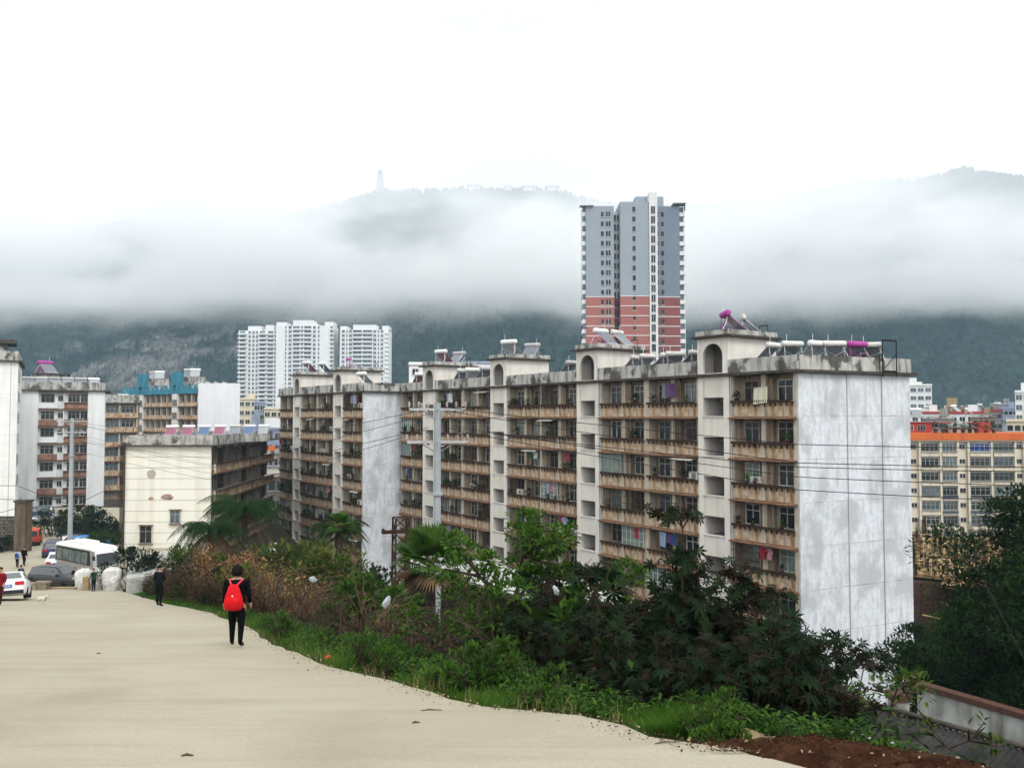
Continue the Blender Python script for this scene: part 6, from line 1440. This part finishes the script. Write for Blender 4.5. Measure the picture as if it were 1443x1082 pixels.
r = random.Random(14); m = MB()
for i in range(4200):
    y = 7.6+26*r.random()**2; e = .1-abs(r.gauss(0, .28)); x = edge(y)+e; s_ = .004+.02*r.random()**4; q = Vector((x, y, zr(y)+.02))
    m.add([q+Vector((r.uniform(-1, 1), r.uniform(-1, 1), r.uniform(-.3, .8)))*s_ for _ in range(5)], [(0, 1, 2), (0, 2, 3), (0, 3, 4), (1, 2, 4), (2, 3, 4)], r.choice([0, 0, 1, 2]))
tag(m.build('edge_grit', [EARTH, MATS['sandy_concrete'], LITR]), 'grit, soil and dead leaf bits spilled along the road edge', 'grit', kind='stuff')
# ---------------------------------------------------------------- mountains, mist, sky, camera
RIDGE = [(-900, 330), (-300, 340), (0, 338), (110, 328), (150, 315), (180, 310), (230, 316), (330, 322), (400, 303), (440, 294), (500, 278), (535, 267), (600, 267), (660, 264), (720, 266), (780, 266), (800, 272), (840, 283), (900, 290), (970, 290), (1050, 285), (1100, 277), (1180, 262), (1240, 250), (1290, 253), (1320, 247), (1365, 234), (1400, 241), (1443, 248), (1600, 255), (2400, 300)]
def hill_z(a, Y):
    hr = (588-table(RIDGE, a))/FPX*1350+20; X = (a-721.5)/FPX*Y
    t = (Y-690)/660; base = sstep(-.25, 1.0, t)-.105 if t < 1 else 1-.105+.1-.9*(t-1)
    s = max(0, (t/1.0))**1.05 if t < 1 else max(.2, 1-.8*(t-1))
    n = 26*noise.fractal(Vector((X*.004, Y*.004, 2)), 1, 2, 5)*min(1, max(0, t*2))*(min(1, abs(1-t)*3+.0))
    return -20+hr*s+n
FOREST = mat('forested_slope', (.010, .024, .022), (.022, .041, .036), .02, rough=1, spec=.05, detail=9)
def forest_nodes():
    N, L = FOREST.node_tree.nodes, FOREST.node_tree.links; b = N['Principled BSDF']; src = b.inputs['Base Color'].links[0].from_socket; geo = N.new('ShaderNodeNewGeometry')
    def nz(sc, d=6):
        n = N.new('ShaderNodeTexNoise'); n.inputs['Scale'].default_value = sc; n.inputs['Detail'].default_value = d; L.new(geo.outputs['Position'], n.inputs['Vector']); return n.outputs['Fac']
    def rng(s, a, c, e=0, f=1):
        r_ = N.new('ShaderNodeMapRange'); L.new(s, r_.inputs[0])
        for i, v in enumerate((a, c, e, f)): r_.inputs[i+1].default_value = v
        return r_.outputs[0]
    # bare limestone faces where the slope is steepest on the left side
    sx = N.new('ShaderNodeSeparateXYZ'); L.new(geo.outputs['Position'], sx.inputs[0])
    def gau(sock, c, w):
        m1 = N.new('ShaderNodeMath'); m1.operation = 'SUBTRACT'; L.new(sock, m1.inputs[0]); m1.inputs[1].default_value = c
        m2 = N.new('ShaderNodeMath'); m2.operation = 'ABSOLUTE'; L.new(m1.outputs[0], m2.inputs[0]); return rng(m2.outputs[0], w, 0)
    mu = N.new('ShaderNodeMath'); mu.operation = 'MULTIPLY'; L.new(gau(sx.outputs['X'], -360, 120), mu.inputs[0]); L.new(gau(sx.outputs['Z'], 60, 70), mu.inputs[1])
    mu2 = N.new('ShaderNodeMath'); mu2.operation = 'MULTIPLY_ADD'; L.new(mu.outputs[0], mu2.inputs[0]); mu2.inputs[1].default_value = .34; L.new(nz(.022, 10), mu2.inputs[2])
    x = N.new('ShaderNodeMix'); x.data_type = 'RGBA'; L.new(rng(mu2.outputs[0], .62, .78, 0, .85), x.inputs[0]); L.new(src, x.inputs[6]); x.inputs[7].default_value = (.19, .18, .175, 1)
    h = N.new('ShaderNodeHueSaturation'); L.new(x.outputs[2], h.inputs['Color']); L.new(rng(nz(.12, 8), .35, .65, .55, 1.5), h.inputs['Value']); L.new(h.outputs[0], b.inputs['Base Color'])
    bp = N.new('ShaderNodeBump'); bp.inputs['Strength'].default_value = .9; bp.inputs['Distance'].default_value = 9; L.new(nz(.09, 7), bp.inputs['Height']); L.new(bp.outputs[0], b.inputs['Normal'])
forest_nodes()
m = MB(); AZ = [-900+i*9 for i in range(368)]; YS = [690+i*12 for i in range(56)]+[1365+i*60 for i in range(12)]; vs = []
for Y in YS:
    for a in AZ:
        z = hill_z(a, Y); X = (a-721.5)/FPX*Y; vs.append((X, Y, z+(5*noise.noise(Vector((X*.07, Y*.07, z*.05)))+2.5*noise.noise(Vector((X*.2, Y*.2, 1))) if Y > 715 else 0)))
W_ = len(AZ); m.add(vs, [(j*W_+i, j*W_+i+1, (j+1)*W_+i+1, (j+1)*W_+i) for j in range(len(YS)-1) for i in range(W_-1)], 0, True)
o = m.build('mountains', FOREST); o['kind'] = 'structure'
r = random.Random(2); m = MB()
for i in range(9000):
    a = r.uniform(-50, 1500); Y = r.choice([1350+r.gauss(0, 8), r.uniform(740, 1340), r.uniform(740, 1000)]); z = hill_z(a, Y); X = (a-721.5)/FPX*Y; h = r.uniform(3, 9); w = h*r.uniform(.16, .34); k = len(m.v)
    m.v += [(X-w, Y-w, z-2), (X+w, Y-w, z-2), (X+w, Y+w, z-2), (X-w, Y+w, z-2), (X-w*.7, Y, z+h*.5), (X+w*.7, Y, z+h*.55), (X, Y, z+h)]
    for f in ((0, 1, 5, 4), (1, 2, 5), (2, 3, 4, 5), (3, 0, 4), (4, 5, 6)): m.f.append(tuple(k+q for q in f)); m.m.append(0); m.sm.append(False)
o = m.build('mountain_forest', FOREST); tag(o, 'far off woods covering the mountain slopes', 'forest', kind='stuff')
# pagoda on the ridge
PAG = mat('pale_pagoda_stone', (.34, .33, .33), (.42, .41, .41), .3)
pz = at(535.5, 268, 1350); pg_ = thing('pagoda', 'slender many tiered pagoda on the misty mountain top', 'pagoda', pz); m = MB(); e = MB(); z = 0
for i in range(9):
    w = 5.0-.27*i; h = 3.9-.1*i
    m.lathe([(w, z), (w*.96, z+h*.78)], 8); e.lathe([(w*.95, z+h*.72), (w*1.8, z+h*.8), (w*1.0, z+h)], 8); z += h
m.build('tower_body', PAG, pg_); e.build('eaves', PAG, pg_); m = MB(); m.lathe([(2.6, z), (1.2, z+1.6), (.5, z+3), (.15, z+5.5)], 8); m.build('spire', PAG, pg_)
for i, (px, w, lb_) in enumerate([(668, 20, 'low temple roof on the ridge between the pagoda and the pavilions'), (716, 12, 'leftmost small pavilion on the ridge near the tower'), (746, 24, 'long temple hall in the middle of the ridge pavilions'), (778, 20, 'rightmost temple hall on the ridge near the tower')]):
    p = at(px, table(RIDGE, px)+1, 1346); o = thing('ridge_pavilion', lb_, 'pavilion', p, 0, 'pavilions on the mountain ridge')
    box_part(o, 'hall', [FARW], (-w*.4, w*.4, -4, 4, -3, 3.2)); m = MB(); m.add([(-w*.58, -6, 3), (w*.58, -6, 3), (w*.58, 6, 3), (-w*.58, 6, 3), (-w*.35, 0, 7), (w*.35, 0, 7)], [(0, 1, 5, 4), (1, 2, 5), (2, 3, 4, 5), (3, 0, 4), (3, 2, 1, 0)]); m.build('roof', PAG, o)

# air: one closed box of even haze, and the cloud bank lying on the mountains
def volmat(name, col, dens, aniso=0):
    m_ = bpy.data.materials.new(name); m_.use_nodes = True; N, L = m_.node_tree.nodes, m_.node_tree.links; N.remove(N['Principled BSDF'])
    v = N.new('ShaderNodeVolumePrincipled'); v.inputs['Color'].default_value = (*col, 1); v.inputs['Density'].default_value = dens; v.inputs['Anisotropy'].default_value = aniso
    L.new(v.outputs[0], N['Material Output'].inputs['Volume']); return m_, v
hm_, _ = volmat('pale_haze', (.58, .82, 1.0), HAZE_D)
m = MB(); m.box(-2600, 2600, -60, 2150, -22.5, 470); o = m.build('haze', hm_); tag(o, 'pale haze in the air over the whole town', 'haze', kind='stuff')
fm_, fv_ = volmat('mist', (1, 1, 1), 0, 0)
N, L = fm_.node_tree.nodes, fm_.node_tree.links; geo = N.new('ShaderNodeNewGeometry'); sx = N.new('ShaderNodeSeparateXYZ'); L.new(geo.outputs['Position'], sx.inputs[0])
def math_(op, a, b=None, c=None):
    n = N.new('ShaderNodeMath'); n.operation = op
    for i, v in enumerate((a, b, c)):
        if v is None: continue
        if isinstance(v, (int, float)): n.inputs[i].default_value = v
        else: L.new(v, n.inputs[i])
    return n.outputs[0]
def ss(s, a, b, e=0, f=1):
    r_ = N.new('ShaderNodeMapRange'); r_.interpolation_type = 'SMOOTHSTEP'; L.new(s, r_.inputs[0])
    for i, v in enumerate((a, b, e, f)): r_.inputs[i+1].default_value = v
    return r_.outputs[0]
def nz(sc, d, off=0):
    mp = N.new('ShaderNodeMapping'); mp.inputs['Scale'].default_value = sc; mp.inputs['Location'].default_value = (off, off, 0); L.new(geo.outputs['Position'], mp.inputs[0]); n = N.new('ShaderNodeTexNoise'); n.inputs['Scale'].default_value = 1; n.inputs['Detail'].default_value = d; n.inputs['Roughness'].default_value = .6; L.new(mp.outputs[0], n.inputs['Vector']); return n.outputs['Fac']
X, Y_, Z = sx.outputs
big = nz((.0042, .0042, .010), 3.0); fine = nz((.011, .011, .03), 4.0, 7); mid = nz((.0065, .0065, .014), 4.0, 31)
def shift(noise_, amp): return math_('DIVIDE', math_('MULTIPLY', math_('ADD', Z, math_('MULTIPLY', math_('SUBTRACT', noise_, .5), amp)), 950.0), Y_)
zlow = shift(mid, -130); ztop = shift(big, -420); zw = shift(mid, -330)     # heights as they stand over the town, measured at 950 m
core = math_('MULTIPLY', math_('MULTIPLY', ss(zlow, 98, 140), ss(ztop, 222, 165)), ss(mid, .25, .5, .45, 1))
wisp = math_('MULTIPLY', math_('MULTIPLY', ss(zlow, 130, 180), ss(zw, 268, 185)), ss(fine, .44, .62))
lump = lambda cx, cz, wx, wz: math_('MULTIPLY', ss(math_('ABSOLUTE', math_('SUBTRACT', X, cx)), wx, 0), ss(math_('ABSOLUTE', math_('SUBTRACT', Z, cz)), wz, 0))
l1 = lump(-310, 200, 130, 85); l2 = lump(300, 215, 170, 85)
den = math_('ADD', math_('MULTIPLY', core, .0095), math_('MULTIPLY', wisp, .003))
l3 = lump(-570, 190, 170, 80); lm = math_('MULTIPLY', math_('ADD', math_('ADD', math_('MULTIPLY', l1, .009), math_('MULTIPLY', l3, .009)), math_('MULTIPLY', l2, .006)), ss(fine, .3, .6, .3, 1.2))
den = math_('ADD', den, lm); den = math_('ADD', den, math_('MULTIPLY', math_('MULTIPLY', ss(Z, 140, 240), ss(mid, .2, .6, .5, 1)), .0013))
L.new(den, fv_.inputs['Density'])
m = MB(); m.box(-1500, 1500, 720, 1330, 60, 420); o = m.build('mist_bank', fm_); tag(o, 'white bank of low cloud lying across the mountains', 'mist', kind='stuff')

w = bpy.data.worlds.new('World'); bpy.context.scene.world = w; w.use_nodes = True; N, L = w.node_tree.nodes, w.node_tree.links; bg = N['Background']
SUN_EL, SUN_AZ = rad(50), rad(155)      # azimuth clockwise from +y: behind the viewer's right shoulder
sky = N.new('ShaderNodeTexSky'); sky.sky_type = 'NISHITA'; sky.sun_disc = False; sky.sun_elevation = SUN_EL; sky.sun_rotation = SUN_AZ; sky.dust_density = 6; sky.air_density = 1.2
tc = N.new('ShaderNodeTexCoord'); mp = N.new('ShaderNodeMapping'); mp.inputs['Scale'].default_value = (1.2, 1.2, 4.5); L.new(tc.outputs['Generated'], mp.inputs[0])
cn = N.new('ShaderNodeTexNoise'); cn.inputs['Scale'].default_value = 2.2; cn.inputs['Detail'].default_value = 6; L.new(mp.outputs[0], cn.inputs['Vector'])
rr_ = N.new('ShaderNodeMapRange'); L.new(cn.outputs['Fac'], rr_.inputs[0])
for i, v in enumerate((.34, .66, .52, 1.10)): rr_.inputs[i+1].default_value = v
hs = N.new('ShaderNodeHueSaturation'); hs.inputs['Saturation'].default_value = .1; L.new(sky.outputs[0], hs.inputs['Color'])
mixc = N.new('ShaderNodeMix'); mixc.data_type = 'RGBA'; mixc.inputs[0].default_value = .75; L.new(hs.outputs[0], mixc.inputs[6]); mixc.inputs[7].default_value = (SKYV*.985, SKYV, SKYV*.995, 1)
ml = N.new('ShaderNodeMix'); ml.data_type = 'RGBA'; ml.blend_type = 'MULTIPLY'; ml.inputs[0].default_value = 1; L.new(mixc.outputs[2], ml.inputs[6]); L.new(rr_.outputs[0], ml.inputs[7]); L.new(ml.outputs[2], bg.inputs['Color']); bg.inputs['Strength'].default_value = .15
sl = bpy.data.lights.new('sun', 'SUN'); sl.energy = 1.4; sl.angle = rad(25); sl.color = (1, .97, .92); so = bpy.data.objects.new('sun', sl); C.objects.link(so)
sd = Vector((math.sin(SUN_AZ)*math.cos(SUN_EL), math.cos(SUN_AZ)*math.cos(SUN_EL), math.sin(SUN_EL))); so.rotation_euler = sd.to_track_quat('Z', 'Y').to_euler(); so.location = sd*300

cd = bpy.data.cameras.new('camera'); cam = bpy.data.objects.new('camera', cd); C.objects.link(cam); cd.sensor_width = 36; cd.lens = 36*FPX/1443; cd.clip_start = .1; cd.clip_end = 20000; cam.rotation_euler = (math.pi/2+PITCH, 0, 0)
sc = bpy.context.scene; sc.camera = cam; vs_ = sc.view_settings; vs_.view_transform = 'Standard'; vs_.look = 'None'; vs_.exposure = EXPO; vs_.gamma = 1
sc.render.engine = 'CYCLES'; cy = sc.cycles; cy.max_bounces = 12; cy.diffuse_bounces = 1; cy.glossy_bounces = 2; cy.transmission_bounces = 3; cy.volume_bounces = 12; cy.transparent_max_bounces = 8; cy.use_denoising = True; cy.use_adaptive_sampling = True; cy.adaptive_threshold = .02; cy.volume_step_rate = 1.0; cy.caustics_reflective = False; cy.caustics_refractive = False
